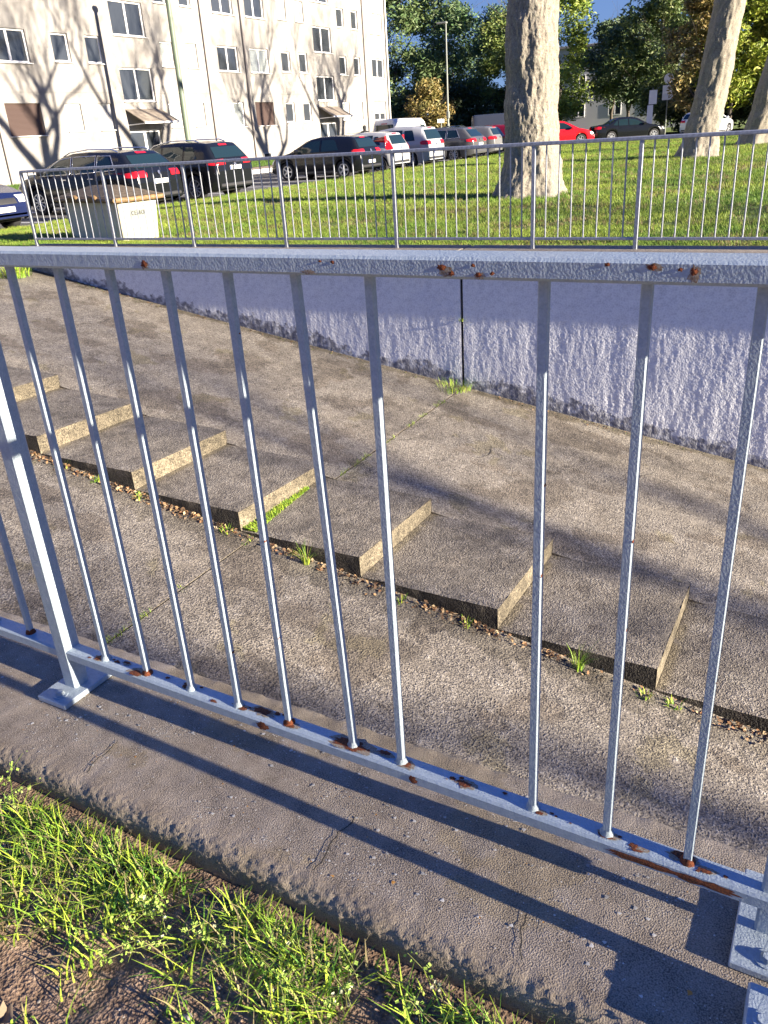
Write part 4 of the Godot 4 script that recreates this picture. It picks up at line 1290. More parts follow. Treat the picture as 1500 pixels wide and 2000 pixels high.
const TYPES := {
	"hatch": {"L": 4.2, "W": 1.78, "H": 1.48, "wb": 2.58, "ro": 0.76, "wr": 0.32, "belt": 0.93, "top": [[0, 0.74], [0.03, 0.92], [0.09, 1.0], [0.3, 1.31], [0.4, 1.4], [0.6, 1.445], [1.2, 1.48], [1.9, 1.475], [2.3, 1.42], [2.55, 1.32], [3.2, 0.985], [3.55, 0.91], [3.95, 0.8], [4.12, 0.68], [4.2, 0.5]],
		"win": [[[0.95, 1.0], [1.72, 0.97], [1.72, 1.37], [1.15, 1.36]], [[1.8, 0.97], [2.95, 0.96], [2.52, 1.22], [2.3, 1.33], [1.8, 1.37]]], "rear": [0.62, 1.05, 1.34], "tail": [0.5, 0.95, 0.84, 0.99], "spokes": 5},
	"wagon": {"L": 4.77, "W": 1.82, "H": 1.52, "wb": 2.71, "ro": 1.03, "wr": 0.33, "belt": 0.97, "top": [[0, 0.72], [0.03, 0.92], [0.1, 1.0], [0.5, 1.38], [0.62, 1.45], [0.9, 1.48], [1.8, 1.515], [2.4, 1.5], [2.8, 1.43], [3.05, 1.33], [3.75, 1.01], [4.15, 0.93], [4.5, 0.82], [4.68, 0.7], [4.77, 0.5]],
		"win": [[[0.72, 1.05], [1.38, 1.03], [1.38, 1.4], [0.92, 1.39]], [[1.45, 1.02], [2.28, 1.0], [2.28, 1.41], [1.45, 1.41]], [[2.35, 1.0], [3.5, 0.99], [3.05, 1.24], [2.8, 1.36], [2.35, 1.41]]], "rear": [0.62, 1.06, 1.37], "tail": [0.48, 0.96, 0.84, 0.99], "spokes": 10},
	"suv": {"L": 4.46, "W": 1.82, "H": 1.6, "wb": 2.68, "ro": 0.9, "wr": 0.35, "belt": 1.03, "top": [[0, 0.78], [0.03, 1.0], [0.1, 1.08], [0.36, 1.42], [0.45, 1.52], [0.8, 1.57], [1.6, 1.6], [2.2, 1.58], [2.6, 1.48], [2.8, 1.38], [3.4, 1.1], [3.9, 1.0], [4.25, 0.88], [4.4, 0.7], [4.46, 0.5]],
		"win": [[[0.72, 1.14], [1.2, 1.1], [1.2, 1.46], [0.92, 1.45]], [[1.27, 1.09], [2.05, 1.08], [2.05, 1.48], [1.27, 1.48]], [[2.12, 1.08], [3.15, 1.07], [2.8, 1.28], [2.55, 1.41], [2.12, 1.48]]], "rear": [0.62, 1.13, 1.42], "tail": [0.45, 0.96, 0.94, 1.09], "spokes": 10},
	"mpv": {"L": 4.5, "W": 1.84, "H": 1.65, "wb": 2.7, "ro": 0.85, "wr": 0.33, "belt": 1.0, "top": [[0, 0.78], [0.03, 1.0], [0.08, 1.08], [0.26, 1.45], [0.36, 1.58], [0.8, 1.64], [1.7, 1.66], [2.4, 1.58], [2.75, 1.45], [3.6, 1.05], [4.0, 0.96], [4.3, 0.82], [4.45, 0.66], [4.5, 0.5]],
		"win": [[[0.62, 1.1], [1.15, 1.08], [1.15, 1.5], [0.76, 1.5]], [[1.24, 1.06], [2.1, 1.05], [2.1, 1.52], [1.24, 1.52]], [[2.18, 1.05], [3.3, 1.04], [2.85, 1.28], [2.5, 1.46], [2.18, 1.52]]], "rear": [0.64, 1.12, 1.5], "tail": [0.5, 0.96, 0.92, 1.08], "spokes": 7},
	"mini": {"L": 3.9, "W": 1.69, "H": 1.52, "wb": 2.6, "ro": 0.55, "wr": 0.3, "belt": 0.95, "top": [[0, 0.78], [0.03, 0.95], [0.08, 1.03], [0.26, 1.36], [0.36, 1.46], [0.8, 1.51], [1.5, 1.53], [2.1, 1.48], [2.4, 1.36], [3.0, 1.04], [3.4, 0.94], [3.7, 0.8], [3.86, 0.66], [3.9, 0.5]],
		"win": [[[0.55, 1.05], [0.85, 1.03], [0.85, 1.36], [0.68, 1.36]], [[0.92, 1.02], [1.62, 1.0], [1.62, 1.41], [0.92, 1.41]], [[1.7, 1.0], [2.7, 0.99], [2.3, 1.24], [2.1, 1.37], [1.7, 1.41]]], "rear": [0.6, 1.05, 1.38], "tail": [0.8, 0.97, 0.86, 1.36], "spokes": 7},
	"saloon": {"L": 4.55, "W": 1.82, "H": 1.43, "wb": 2.76, "ro": 1.02, "wr": 0.33, "belt": 0.92, "top": [[0, 0.72], [0.03, 0.92], [0.1, 1.0], [0.45, 1.035], [0.85, 1.07], [1.3, 1.32], [1.5, 1.39], [1.9, 1.43], [2.4, 1.42], [2.75, 1.33], [3.4, 0.98], [3.8, 0.9], [4.2, 0.8], [4.45, 0.68], [4.55, 0.5]],
		"win": [[[1.12, 1.0], [1.42, 0.97], [1.42, 1.28], [1.36, 1.25]], [[1.48, 0.96], [2.08, 0.95], [2.08, 1.33], [1.48, 1.3]], [[2.15, 0.95], [3.2, 0.94], [2.8, 1.16], [2.55, 1.28], [2.15, 1.33]]], "rear": [0.6, 1.12, 1.34], "tail": [0.45, 0.96, 0.8, 0.97], "spokes": 7},
	"van": {"L": 5.0, "W": 1.95, "H": 2.15, "wb": 3.0, "ro": 0.95, "wr": 0.33, "belt": 1.2, "top": [[0, 0.8], [0.03, 1.9], [0.08, 2.08], [0.2, 2.13], [1.5, 2.15], [3.5, 2.13], [3.75, 2.05], [4.35, 1.25], [4.8, 1.05], [4.95, 0.8], [5.0, 0.5]],
		"win": [[[3.0, 1.3], [3.9, 1.28], [3.6, 1.75], [3.0, 1.8]]], "rear": [0.7, 1.3, 1.85], "tail": [0.85, 0.97, 0.9, 1.4], "spokes": 7},
}

func car(kind: String, called: String, label: String, color: Color, ground_pt: Vector3, nose: Vector2, opt := {}) -> Node3D:
	# ground_pt: where the left rear wheel (or, with "front", the left front wheel) stands
	var d: Dictionary = TYPES[kind]
	var sh := Shape.new()
	for k in ["L", "W", "H", "wb", "ro", "wr", "top", "belt"]: sh.set(k, d[k])
	var n2 := nose.normalized()
	var fwd := Vector3(n2.x, 0, n2.y)
	var right := fwd.cross(Vector3.UP)
	var axle := sh.ro + (sh.wb if opt.get("front", false) else 0.0)
	var sgn: float = -1.0 if opt.get("right_side", false) else 1.0
	var origin := ground_pt - fwd * axle + right * (sh.W / 2 - 0.1) * sgn
	var t := thing(called, label, "car" if kind != "van" else "van", origin, atan2(-n2.y, n2.x), "parked cars")
	var pm := paint(color)
	# body
	var xs := []
	for k in 61: xs.append(sh.L * k / 60.0)
	for k in 10: xs.append(0.1 * k / 10.0)
	for p in sh.top: xs.append(p[0])
	for xw in [sh.ro, sh.ro + sh.wb]:
		for k in 13: xs.append(xw - (sh.wr + 0.055) + (sh.wr + 0.055) * 2.0 * k / 12.0)
	xs.sort()
	var cl := [xs[0]]
	for x in xs:
		if x - cl[-1] > 0.006: cl.append(x)
	var secs := cl.map(func(x): return sh.sec(x))
	var np: int = secs[0].size()
	var body := MB.new()
	body.grid(2 * np - 2, cl.size() - 1, func(i: int, j: int):
		var s: Array = secs[j]
		var p: Vector2 = s[i] if i < np else s[2 * np - 2 - i]
		return Vector3(cl[j], p.x, (-p.y if i < np else p.y)), false)
	for e in [0, cl.size() - 1]:
		var s: Array = secs[e]
		for k in np - 1:
			var a := Vector3(cl[e], s[k].x, -s[k].y)
			var b := Vector3(cl[e], s[k].x, s[k].y)
			var c := Vector3(cl[e], s[k + 1].x, s[k + 1].y)
			var f := Vector3(cl[e], s[k + 1].x, -s[k + 1].y)
			if e == 0: body.quad(a, b, c, f)
			else: body.quad(b, a, f, c)
	part(t, "body", body, pm)
	var hw := sh.W / 2
	part(t, "underbody", boxm(Vector3(sh.L / 2, 0.42, 0), Vector3(sh.L - 0.5, 0.4, sh.W - 0.5), 0.05), M.black)
	part(t, "rear_bumper", boxm(Vector3(0.1, 0.4, 0), Vector3(0.24, 0.17, sh.W * 0.83), 0.06), M.plastic if opt.get("dark_bumper", true) else pm)
	part(t, "front_bumper", boxm(Vector3(sh.L - 0.12, 0.36, 0), Vector3(0.24, 0.16, sh.W * 0.72), 0.06), M.plastic)
	# glass
	for poly in d.win:
		for s in [-1.0, 1.0]:
			var g := part(t, "side_window", side_patch(sh, poly, s), M.car_glass)
			if opt.get("chrome", false):
				var ch := MB.new()
				var pts := []
				var rd := []
				for p in poly + [poly[0]]:
					pts.append(Vector3(p[0], p[1], s * (sh.side(p[0], p[1]) + 0.012)))
					rd.append(0.011)
				ch.tube(pts, rd, 5, false)
				part(g, "trim", ch, M.chrome)
	var rw: Array = d.rear
	part(t, "rear_window", end_patch(sh, -rw[0] * hw * 1.22, rw[0] * hw * 1.22, rw[1], rw[2], false, 0.014, 0.14), M.car_glass)
	var ws := sh.belt + 0.09
	part(t, "windscreen", end_patch(sh, -hw * 0.8, hw * 0.8, ws, sh.H - 0.1, true, 0.012, 0.14), M.car_glass)
	# lights
	var tl: Array = d.tail
	for s in [-1.0, 1.0]:
		var a := end_patch(sh, tl[0] * hw * s, tl[1] * hw * s, tl[2], tl[3], false, 0.016)
		part(t, "tail_light", a, M.tail)
		var y0: float = tl[2]
		var y1: float = tl[3]
		if kind != "mini" and kind != "van": part(t, "tail_light", side_patch(sh, [[0.07, y0], [0.34, y0 + 0.02], [0.36, y1 - 0.03], [0.14, y1 - 0.01]], s, 0.012), M.tail)
		part(t, "headlight", end_patch(sh, 0.52 * hw * s, 0.86 * hw * s, 0.6, 0.75, true, 0.014), M.headlamp)
		part(t, "mirror", boxm(Vector3(sh.L - 1.42 if kind != "van" else sh.L - 1.0, sh.belt + 0.1, s * (hw + 0.07)), Vector3(0.16, 0.14, 0.2), 0.05), pm)
		for x in ([sh.ro + 0.55, sh.ro + 1.55]):
			part(t, "door_handle", boxm(Vector3(x, sh.belt - 0.1, s * (sh.side(x, sh.belt - 0.1) + 0.012)), Vector3(0.19, 0.028, 0.03), 0.01), pm if not opt.get("chrome", false) else M.chrome)
		part(t, "sill_trim", boxm(Vector3(sh.ro + sh.wb / 2, 0.26, s * (hw - 0.03)), Vector3(sh.wb - 2.0 * sh.wr - 0.2, 0.09, 0.05), 0.02), M.plastic)
		if opt.get("roof_rails", false):
			var rl := MB.new()
			rl.tube([Vector3(0.75, sh.ytop(0.75) + 0.0, s * hw * 0.64), Vector3(0.95, sh.ytop(1.0) + 0.05, s * hw * 0.64), Vector3(1.8, sh.ytop(1.8) + 0.055, s * hw * 0.64), Vector3(2.5, sh.ytop(2.5) + 0.04, s * hw * 0.64), Vector3(2.75, sh.ytop(2.75), s * hw * 0.64)], [0.018, 0.018, 0.018, 0.018, 0.018], 6)
			part(t, "roof_rail", rl, M.chrome)
	part(t, "grille", end_patch(sh, -0.45 * hw, 0.45 * hw, 0.58, 0.7, true, 0.014), M.plastic)
	part(t, "brake_light", end_patch(sh, -0.18, 0.18, rw[2] + 0.035, rw[2] + 0.075, false, 0.016), M.tail)
	# badge on the tailgate
	var bd := MB.new()
	var bx := sh.end_x(0.93, 0, false) - 0.02
	bd.tube([Vector3(bx, 0.93, 0), Vector3(bx - 0.012, 0.935, 0)], [0.055, 0.055], 16)
	part(t, "badge", bd, M.chrome)
	# plates
	var plates: Array = opt.get("plates", ["", ""])
	for q in 2:
		var front := q == 1
		var py := 0.48 if front else (0.62 if kind != "suv" else 0.86)
		if kind == "hatch" and not front: py = 0.55
		if kind == "wagon" and not front: py = 0.73
		var px := sh.end_x(py, 0.0, front) + (0.03 if front else -0.02)
		var pl := part(t, "number_plate", boxm(Vector3(px, py, 0), Vector3(0.015, 0.11, 0.52), 0.003), M.plate)
		part(pl, "country_band", boxm(Vector3(px + (0.001 if front else -0.001), py, -0.237 if not front else 0.237), Vector3(0.016, 0.1, 0.042)), M.plate_blue)
		if plates[q]:
			var tm := TextMesh.new()
			tm.text = plates[q]
			tm.font_size = 32
			tm.pixel_size = 0.0024
			tm.depth = 0.004
			var tx := part(pl, "plate_text", tm, M.ink, Vector3(px + (0.01 if front else -0.01), py, 0.02 if not front else -0.02))
			tx.rotation.y = PI / 2 if front else -PI / 2
	# wheels
	var rr2 := sh.wr * 0.68
	var tm2 := tyre_mesh(sh.wr, rr2).mesh()
	var rm := rim_mesh(rr2, opt.get("spokes", d.spokes)).mesh()
	for x in [sh.ro, sh.ro + sh.wb]:
		for s in [-1.0, 1.0]:
			var w := Node3D.new()
			w.name = "wheel"
			t.add_child(w, true)
			w.position = Vector3(x, sh.wr, s * (hw - 0.045))
			if s < 0: w.rotation.y = PI
			part(w, "tyre", tm2, M.tyre)
			part(w, "rim", rm, M.rim)
	return t

func build_cars() -> void:
	var Y := -0.28
	var n := Vector2(-1, -0.02)
	var black := Color(0.008, 0.009, 0.011)
	var silver := Color(0.36, 0.37, 0.39)
	car("wagon", "parked_car", "black estate car with chrome roof rails behind the beige grit bin", black, Vector3(-19.6, Y, -16.7), n, {"front": true, "chrome": true, "roof_rails": true, "plates": ["DU CM 314", ""]})
	car("suv", "parked_car", "black compact SUV with roof rails, second dark car from the left", black, Vector3(-16.95, Y, -20.1), n, {"roof_rails": true, "plates": ["", ""]})
	car("hatch", "parked_car", "black hatchback with five-spoke wheels standing alone in mid row", black, Vector3(-16.95, Y, -28.7), n, {"plates": ["", ""]})
	car("mini", "parked_car", "small silver car with tall red tail lights next to the black hatchback", silver, Vector3(-16.8, Y, -31.4), n, {})
	car("mpv", "parked_car", "silver people carrier parked between small silver car and grey estate", silver, Vector3(-16.8, Y, -34.1), n, {})
	car("wagon", "parked_car", "dark grey estate car with black spoked wheels left of the thick trunk", Color(0.075, 0.075, 0.08), Vector3(-17.0, Y, -39.2), n, {"chrome": true, "dark_bumper": false})
	car("hatch", "parked_car", "grey hatchback tucked behind the dark grey estate car", Color(0.14, 0.14, 0.145), Vector3(-16.9, Y, -42.4), n, {"dark_bumper": false})
	car("hatch", "parked_car", "burgundy car half hidden left of the thick tree trunk", Color(0.2, 0.008, 0.02), Vector3(-16.9, Y, -45.4), n, {})
	car("hatch", "parked_car", "bright red car just right of the thick tree trunk", Color(0.6, 0.012, 0.02), Vector3(-15.6, Y, -56.2), Vector2(0.9, -0.4), {"right_side": true, "front": true})
	car("saloon", "parked_car", "black saloon car in front of the blue far building", black, Vector3(-14.1, Y, -57.9), Vector2(0.86, -0.5), {"right_side": true})
	car("hatch", "parked_car", "white hatchback seen from behind, half hidden by the second trunk", Color(0.6, 0.61, 0.62), Vector3(-10.1, Y, -61.3), Vector2(0.35, -0.94), {})
	car("hatch", "parked_car", "dark blue car at the left edge with its front towards the lawn", Color(0.012, 0.018, 0.06), Vector3(-17.1, Y, -13.6), Vector2(1, 0.0), {"front": true, "plates": ["", "DU NE 5200"]})
	car("van", "parked_van", "white box van along the pavement behind the silver cars", Color(0.62, 0.62, 0.62), Vector3(-24.4, Y, -45.5), Vector2(0.0, -1.0), {})
	car("suv", "parked_car", "dark car roof showing behind the grey estate car", Color(0.02, 0.022, 0.026), Vector3(-24.0, Y, -52.5), Vector2(0.0, -1.0), {})
	car("van", "parked_van", "dark van roof behind the burgundy car", Color(0.03, 0.035, 0.05), Vector3(-22.4, Y - 0.0, -57.0), Vector2(0.9, -0.4), {})

# ------------------------------------------------------------------ grit bin
func build_bin() -> void:
	var t := thing("grit_bin", "beige grit bin with hipped brown lid behind the fence", "grit bin", Vector3(-9.556, 0.03, -9.34), -0.2716)
	var w := 1.6
	var d := 0.62
	var h := 0.55
	var mb := MB.new()
	var c := []
	for q in [[-1, 1], [1, 1], [1, -1], [-1, -1]]:
		c.append([Vector3(q[0] * w / 2 * 0.94, -0.05, q[1] * d / 2 * 0.9), Vector3(q[0] * w / 2, h, q[1] * d / 2)])
	for k in 4:
		var a: Array = c[k]
		var b: Array = c[(k + 1) % 4]
		var e: Vector3 = (b[0] - a[0]).normalized() * 0.02
		mb.quad(a[0] + e, b[0] - e, b[1] - e, a[1] + e)
		var f: Array = c[(k + 2) % 4]
		var e2: Vector3 = (f[0] - b[0]).normalized() * 0.02
		mb.quad(b[0] - e, b[0] + e2, b[1] + e2, b[1] - e)
	part(t, "body", mb, M.bin_body)
	var lid := MB.new()
	var ro := [Vector3(-w / 2 - 0.07, h, d / 2 + 0.07), Vector3(w / 2 + 0.07, h, d / 2 + 0.07), Vector3(w / 2 + 0.07, h, -d / 2 - 0.07), Vector3(-w / 2 - 0.07, h, -d / 2 - 0.07)]
	var up := Vector3(0, 0.075, 0)
	var rt := [Vector3(-0.35, h + 0.21, 0.06), Vector3(0.3, h + 0.21, 0.06), Vector3(0.3, h + 0.21, -0.06), Vector3(-0.35, h + 0.21, -0.06)]
	for k in 4:
		lid.quad(ro[k] + up, ro[(k + 1) % 4] + up, rt[(k + 1) % 4], rt[k])
	lid.quad(rt[0], rt[1], rt[2], rt[3])
	var l := part(t, "lid", lid, M.bin_lid)
	var rim := MB.new()
	for k in 4:
		var a: Vector3 = ro[k]
		var b: Vector3 = ro[(k + 1) % 4]
		rim.tube([a + up * 0.5, b + up * 0.5], [0.034, 0.034], 10)
	part(l, "rim", rim, M.bin_rim)
	for x in [-0.28, 0.28]:
		var hd := MB.new()
		hd.tube([Vector3(x - 0.11, h + 0.04, d / 2 + 0.07), Vector3(x - 0.1, h + 0.075, d / 2 + 0.1), Vector3(x + 0.1, h + 0.075, d / 2 + 0.1), Vector3(x + 0.11, h + 0.04, d / 2 + 0.07)], [0.03, 0.035, 0.035, 0.03], 8)
		part(l, "grip", hd, M.bin_rim)
	var lb := part(t, "label_plate", boxm(Vector3(w / 2 - 0.012, 0.4, 0.02), Vector3(0.012, 0.09, 0.24), 0.002, Basis(Vector3(0, 0, 1), -0.08)), M.lamp_grey)
	var tm := TextMesh.new()
	tm.text = "CEMO"
	tm.font_size = 28
	tm.pixel_size = 0.0026
	tm.depth = 0.004
	var tx := part(lb, "lettering", tm, M.ink, Vector3(w / 2 - 0.004, 0.4, 0.02))
	tx.rotation.y = PI / 2

# ------------------------------------------------------------------ grass and small growth
func blade(mb: MB, p: Vector3, ang: float, h: float, w: float, bend: float, c: Color) -> void:
	var out := Vector3(cos(ang), 0, sin(ang))
	var sd := Vector3(-sin(ang), 0, cos(ang)) * w * 0.5
	var first := mb.v.size()
	for k in 4:
		var u := k / 3.0
		var q := p + Vector3(0, h * (u - 0.35 * bend * u * u), 0) + out * (h * bend * u * u)
		var tg := Vector3(0, 1.0 - 0.7 * bend * u, 0) + out * (2.0 * bend * u)
		var nn := sd.cross(tg).normalized()
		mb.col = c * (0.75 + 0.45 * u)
		mb.vert(q - sd * (1.0 - u * 0.92), nn)
		mb.vert(q + sd * (1.0 - u * 0.92), nn)
	for k in 3:
		var i := first + k * 2
		mb.ix.append_array(PackedInt32Array([i, i + 2, i + 1, i + 1, i + 2, i + 3]))

func grass_color(dry := 0.15) -> Color:
	var u := rng.randf()
	if rng.randf() < dry: return Color(0.34, 0.28, 0.13) * rr(0.6, 1.1)
	return Color(lerpf(0.11, 0.5, u), lerpf(0.28, 0.6, u), lerpf(0.025, 0.06, u)) * rr(0.75, 1.2)

func tuft(called: String, label: String, category: String, at: Vector3, nb: int, h: float, spread: float, wide := 0.006, group := "") -> void:
	var mb := MB.new()
	for k in nb:
		var a := rr(0, TAU)
		blade(mb, Vector3(cos(a), 0, sin(a)) * spread * sqrt(rng.randf()) * 0.5, a + rr(-0.6, 0.6), h * rr(0.5, 1.0), wide, rr(0.2, 0.9), grass_color(0.1))
	var o := top(called, mb, M.grass, label, category, group)
	o.position = at

func build_grass() -> void:
	rng.seed = 99
	# foreground turf
	var mb := MB.new()
	var edge := func(x: float) -> float: return -0.752 + 0.018 * (x + 0.7)
	for k in 42000:
		var x := rr(-2.3, 0.7)
		var z: float = edge.call(x) + 0.012 + pow(rng.randf(), 1.25) * 1.15
		var d: float = z - edge.call(x)
		var cover := 0.85 - 4.2 * maxf(d - 0.06, 0.0) + 1.5 * noise.get_noise_2d(x * 46.0 + 8.0, z * 46.0) + 0.9 * noise.get_noise_2d(x * 130.0 + 8.0, z * 130.0)
		if x < -1.0: cover += 0.25
		if rng.randf() > cover: continue
		var long := clampf(0.45 + d * 9.0, 0.4, 1.0) * clampf(1.3 - d * 1.9, 0.4, 1.0)
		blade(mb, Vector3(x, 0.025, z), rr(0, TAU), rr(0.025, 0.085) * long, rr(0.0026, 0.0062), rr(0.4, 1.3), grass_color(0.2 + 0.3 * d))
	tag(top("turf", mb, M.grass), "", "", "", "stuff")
	# weeds with pale yellow-green flower heads
	var wd := MB.new()
	for k in 90:
		var x := rr(-1.7, 0.35)
		var z: float = edge.call(x) + rr(0.02, 0.22)
		if noise.get_noise_2d(x * 30.0 + 80.0, z * 30.0) < -0.15: continue
		var a := rr(0, TAU)
		var h := rr(0.06, 0.13)
		var lean := rr(0.3, 1.0)
		var pts := []
		for q in 5:
			var u := q / 4.0
			pts.append(Vector3(x, 0.03, z) + Vector3(cos(a) * lean * h * u * u, h * (u - 0.3 * lean * u * u), sin(a) * lean * h * u * u))
		wd.col = Color(0.22, 0.24, 0.07)
		wd.tube(pts, [0.0011, 0.001, 0.0009, 0.0008, 0.0006], 3, false)
		for q in 16:
			var u := rr(0.35, 1.0)
			var p: Vector3 = pts[int(u * 3.99)].lerp(pts[int(u * 3.99) + 1], fmod(u * 3.99, 1.0)) + Vector3(rr(-1, 1), rr(-0.5, 1), rr(-1, 1)) * 0.009
			var g := rr(0.7, 1.15)
			wd.col = Color(0.3, 0.42, 0.08) * g if rng.randf() < 0.94 else Color(0.5, 0.5, 0.34) * g
			var s := rr(0.0012, 0.0032)
			var e := Basis.from_euler(Vector3(rr(0, 6), rr(0, 6), rr(0, 6))) * s
			wd.quad(p - e.x - e.z, p + e.x - e.z, p + e.x + e.z, p - e.x + e.z)
			wd.quad(p - e.x - e.y, p + e.x - e.y, p + e.x + e.y, p - e.x + e.y)
	tag(top("flowering_weeds", wd, M.grass), "", "", "", "stuff")
	# fallen leaves on the soil, pebbles
	for q in [[-1.2, -0.47], [-0.62, -0.43], [-0.42, -0.47], [-0.55, -0.36], [-1.05, -0.33], [-0.95, -0.4], [-0.3, -0.38]]:
		var lf := MB.new()
		lf.grid(4, 4, func(i: int, j: int):
			var u := i / 4.0 - 0.5
			var v := j / 4.0 - 0.5
			return Vector3(u * 0.026 * (1.0 - absf(v)), 0.01 * (u * u + v * v) * 4.0 + 0.004 * sin(u * 9.0), v * 0.034))
		var o := top("fallen_leaf", lf, mat(Color(0.2, 0.15, 0.1) * rr(0.7, 1.1), 0.9), "curled dry pale brown leaf lying in the foreground grass", "leaf", "dry leaves in the foreground grass")
		o.position = Vector3(q[0], 0.055, q[1])
		o.rotation = Vector3(rr(-0.4, 0.4), rr(0, 6), rr(-0.4, 0.4))
	var pe := MB.new()
	pe.grid(10, 6, func(i: int, j: int):
		var a := TAU * i / 10.0
		var b := PI * j / 6.0
		var r := 1.0 + 0.25 * noise.get_noise_3d(cos(a) * 30.0, b * 12.0, sin(a) * 30.0)
		return Vector3(cos(a) * sin(b), cos(b) * 0.5, sin(a) * sin(b)) * r)
	var ps := []
	var pc := []
	for k in 900:
		var x := rr(-1.9, 0.5)
		var z := rr(-0.74, 0.1)
		var s := rr(0.001, 0.004) if rng.randf() < 0.93 else rr(0.004, 0.011)
		ps.append(Transform3D(Basis(Vector3.UP, rr(0, 6)).scaled(Vector3(s, s * 0.7, s * rr(0.7, 1.3))), Vector3(x, 0.028 + 0.016 * noise.get_noise_2d(x * 60.0, z * 60.0), z)))
		var g := rr(0.12, 0.4)
		pc.append(Color(g, g * 0.9, g * 0.78))
	tag(many(self, "pebbles", pe.mesh(), M.litter, ps, pc), "", "", "", "stuff")
	# far lawn tufts
	var tm := MB.new()
	for k in 16:
		var a := rr(0, TAU)
		blade(tm, Vector3(cos(a), 0, sin(a)) * 0.1 * sqrt(rng.randf()), rr(0, TAU), rr(0.6, 1.0) * 0.075, 0.007, rr(0.2, 0.8), Color(1, 1, 1) * rr(0.75, 1.2))
	var tuftm := tm.mesh()
	var pl := []
	var co := []
	for k in 90000:
		var z := -8.35 - 50.0 * pow(rng.randf(), 1.75)
		var lo := maxf(-16.5, z * -1.25 * -1.0 - 2.0)
		var x := rr(lo, 2.5 + z * 0.02)
		var patch := noise.get_noise_2d(x * 7.0, z * 7.0)
		var dist := -z
		var s := (0.75 + 0.03 * dist) * rr(0.6, 1.25) * (1.0 + 0.5 * maxf(noise.get_noise_2d(x * 20.0 + 50.0, z * 20.0), 0.0))
		var worn := noise.get_noise_2d(x * 13.0 + 90.0, z * 13.0)
		if worn < -0.28 and rng.randf() < 0.72: continue
		pl.append(Transform3D(Basis(Vector3.UP, rr(0, TAU)).scaled(Vector3(s, s * 0.85, s)), Vector3(x, lawn_y(x, z) - 0.005, z)))
		var u := clampf(0.5 + 0.9 * patch + rr(-0.25, 0.25), 0, 1)
		var c := Color(0.13, 0.24, 0.028).lerp(Color(0.31, 0.38, 0.055), u)
		if rng.randf() < (0.06 if worn > -0.15 else 0.4): c = Color(0.26, 0.2, 0.09)
		co.append(c * rr(0.8, 1.2))
	tag(many(self, "lawn_grass", tuftm, M.grass, pl, co), "", "", "", "stuff")
	# verge in front of the block and strip left of the bin
	pl = []; co = []
	for k in 6000:
		var x := rr(-31.4, -29.5)
		var z := rr(-60.0, -14.0)
		var s := rr(1.2, 2.6)
		pl.append(Transform3D(Basis(Vector3.UP, rr(0, TAU)).scaled(Vector3.ONE * s), Vector3(x, lerpf(0.12, -0.1, (x - FX) / 2.2), z)))
		co.append(Color(0.09, 0.17, 0.025) * rr(0.7, 1.3))
	tag(many(self, "verge_grass", tuftm, M.grass, pl, co), "", "", "", "stuff")
	# growth in joints
	tuft("grass_tuft", "yellow-green grass tuft at the foot of the wall joint", "grass tuft", Vector3(-3.46, ramp_y(-3.46), -7.84), 160, 0.14, 0.38, 0.006)
	tuft("grass_tuft", "lush green grass tuft at the left end of the white wall", "grass tuft", Vector3(-9.7, ramp_y(-9.7), -7.58), 200, 0.26, 0.4, 0.012)
	tuft("grass_tuft", "green grass tuft at the foot of the middle step", "grass tuft", Vector3(-2.93, ramp_y(-2.93), -4.05), 40, 0.2, 0.06, 0.005)
	tuft("grass_tuft", "dark green grass tuft at the foot of the lower step, near the right", "grass tuft", Vector3(-1.02, ramp_y(-1.02), -4.05), 34, 0.2, 0.07, 0.005)
	tuft("grass_tuft", "small tuft growing out of the wall joint half way up", "grass tuft", Vector3(-3.42, -0.62, -7.99), 30, 0.07, 0.05, 0.004)
	for q in [[-5.2, -4.06], [-4.85, -4.05], [-4.4, -4.05], [-2.2, -4.04], [-1.75, -4.05], [-0.62, -4.03], [-0.45, -4.05], [-3.6, -4.05], [-6.0, -4.05]]:
		tuft("small_weed", "little green weed in the leaf litter along the steps", "weed", Vector3(q[0], ramp_y(q[0]), q[1]), 22, rr(0.04, 0.08), 0.09, 0.009, "weeds along the steps")
	var moss := MB.new()
	for k in 3200:
		var z := rr(-8.0, -1.2)
		if z < -4.12 and z > -5.25: continue
		if noise.get_noise_2d(z * 55.0, 4.0) < 0.02: continue
		var x := -3.411 + rng.randfn(0.0, 0.012)
		blade(moss, Vector3(x, ramp_y(x) - 0.02, z), rr(0, TAU), rr(0.015, 0.055), 0.006, rr(0.4, 1.0), grass_color(0.25))
	for k in 1300:
		var z := -4.14 - 0.85 * pow(rng.randf(), 1.5)
		var x := -3.515 + rr(0.0, 0.11) * (1.0 - (z + 4.14) / -1.0)
		var u := (x + 3.52) / 0.985
		var y := lerpf(lerpf(ramp_y(-3.525) + 0.012, ramp_y(-2.54) + 0.16, u), lerpf(ramp_y(-3.525) - 0.02, ramp_y(-2.54) + 0.11, u), (z + 4.12) / -1.14)
		blade(moss, Vector3(x, y, z), rr(0, TAU), rr(0.015, 0.045), 0.008, rr(0.5, 1.2), grass_color(0.05))
	tag(top("joint_growth", moss, M.grass), "", "", "", "stuff")
	# leaf litter
	var lf := MB.new()
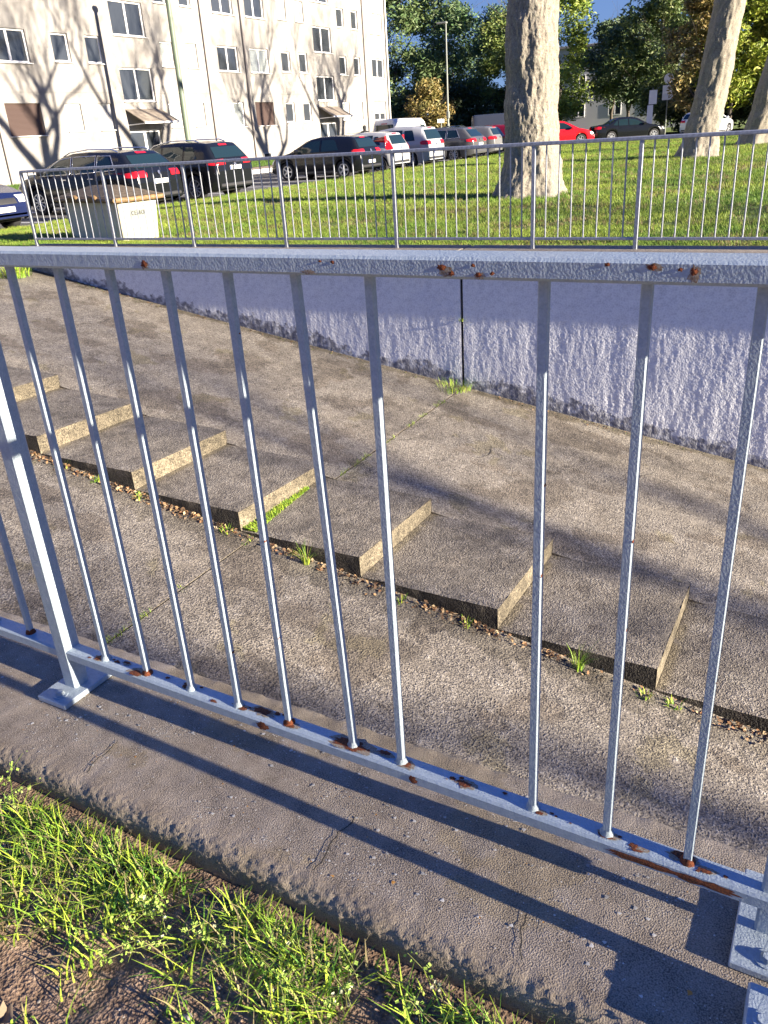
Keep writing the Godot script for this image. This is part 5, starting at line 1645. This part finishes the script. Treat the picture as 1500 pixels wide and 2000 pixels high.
	lf.quad(Vector3(-0.5, 0.0, 0), Vector3(0, 0.15, 0.32), Vector3(0.5, 0.05, 0), Vector3(0, 0.12, -0.3))
	pl = []; co = []
	for k in 2600:
		var x := rr(-8.0, 0.6)
		var z := -4.11 + absf(rng.randfn(0.0, 0.045))
		if noise.get_noise_2d(x * 30.0, 12.0) < -0.12 and rng.randf() < 0.75: continue
		var s := rr(0.012, 0.04)
		pl.append(Transform3D(Basis.from_euler(Vector3(rr(-0.8, 0.8), rr(0, TAU), rr(-0.8, 0.8))).scaled(Vector3.ONE * s), Vector3(x, ramp_y(x) + rr(0.002, 0.02), z)))
		co.append([Color(0.2, 0.1, 0.045), Color(0.32, 0.19, 0.09), Color(0.13, 0.075, 0.04), Color(0.4, 0.29, 0.17)][rng.randi() % 4] * rr(0.7, 1.2))
	for k in 700:
		var x := rr(-9.5, 0.5)
		var z := -7.96 + absf(rng.randfn(0.0, 0.05))
		if noise.get_noise_2d(x * 18.0, 33.0) < 0.05: continue
		var s := rr(0.008, 0.03)
		pl.append(Transform3D(Basis.from_euler(Vector3(rr(-0.8, 0.8), rr(0, TAU), rr(-0.8, 0.8))).scaled(Vector3.ONE * s), Vector3(x, ramp_y(x) + rr(0.002, 0.012), z)))
		co.append([Color(0.2, 0.12, 0.06), Color(0.1, 0.12, 0.04), Color(0.09, 0.06, 0.04)][rng.randi() % 3] * rr(0.7, 1.2))
	for k in 260:
		var x := rr(-7.0, 0.4)
		var z := rr(-7.9, -1.4)
		if z < -4.12 and z > -5.25: continue
		var s := rr(0.006, 0.02)
		pl.append(Transform3D(Basis.from_euler(Vector3(rr(-0.3, 0.3), rr(0, TAU), rr(-0.3, 0.3))).scaled(Vector3.ONE * s), Vector3(x, ramp_y(x) + 0.004, z)))
		co.append([Color(0.25, 0.15, 0.08), Color(0.45, 0.4, 0.34), Color(0.09, 0.06, 0.04)][rng.randi() % 3] * rr(0.7, 1.2))
	tag(many(self, "leaf_litter", lf.mesh(), M.litter, pl, co), "", "", "", "stuff")
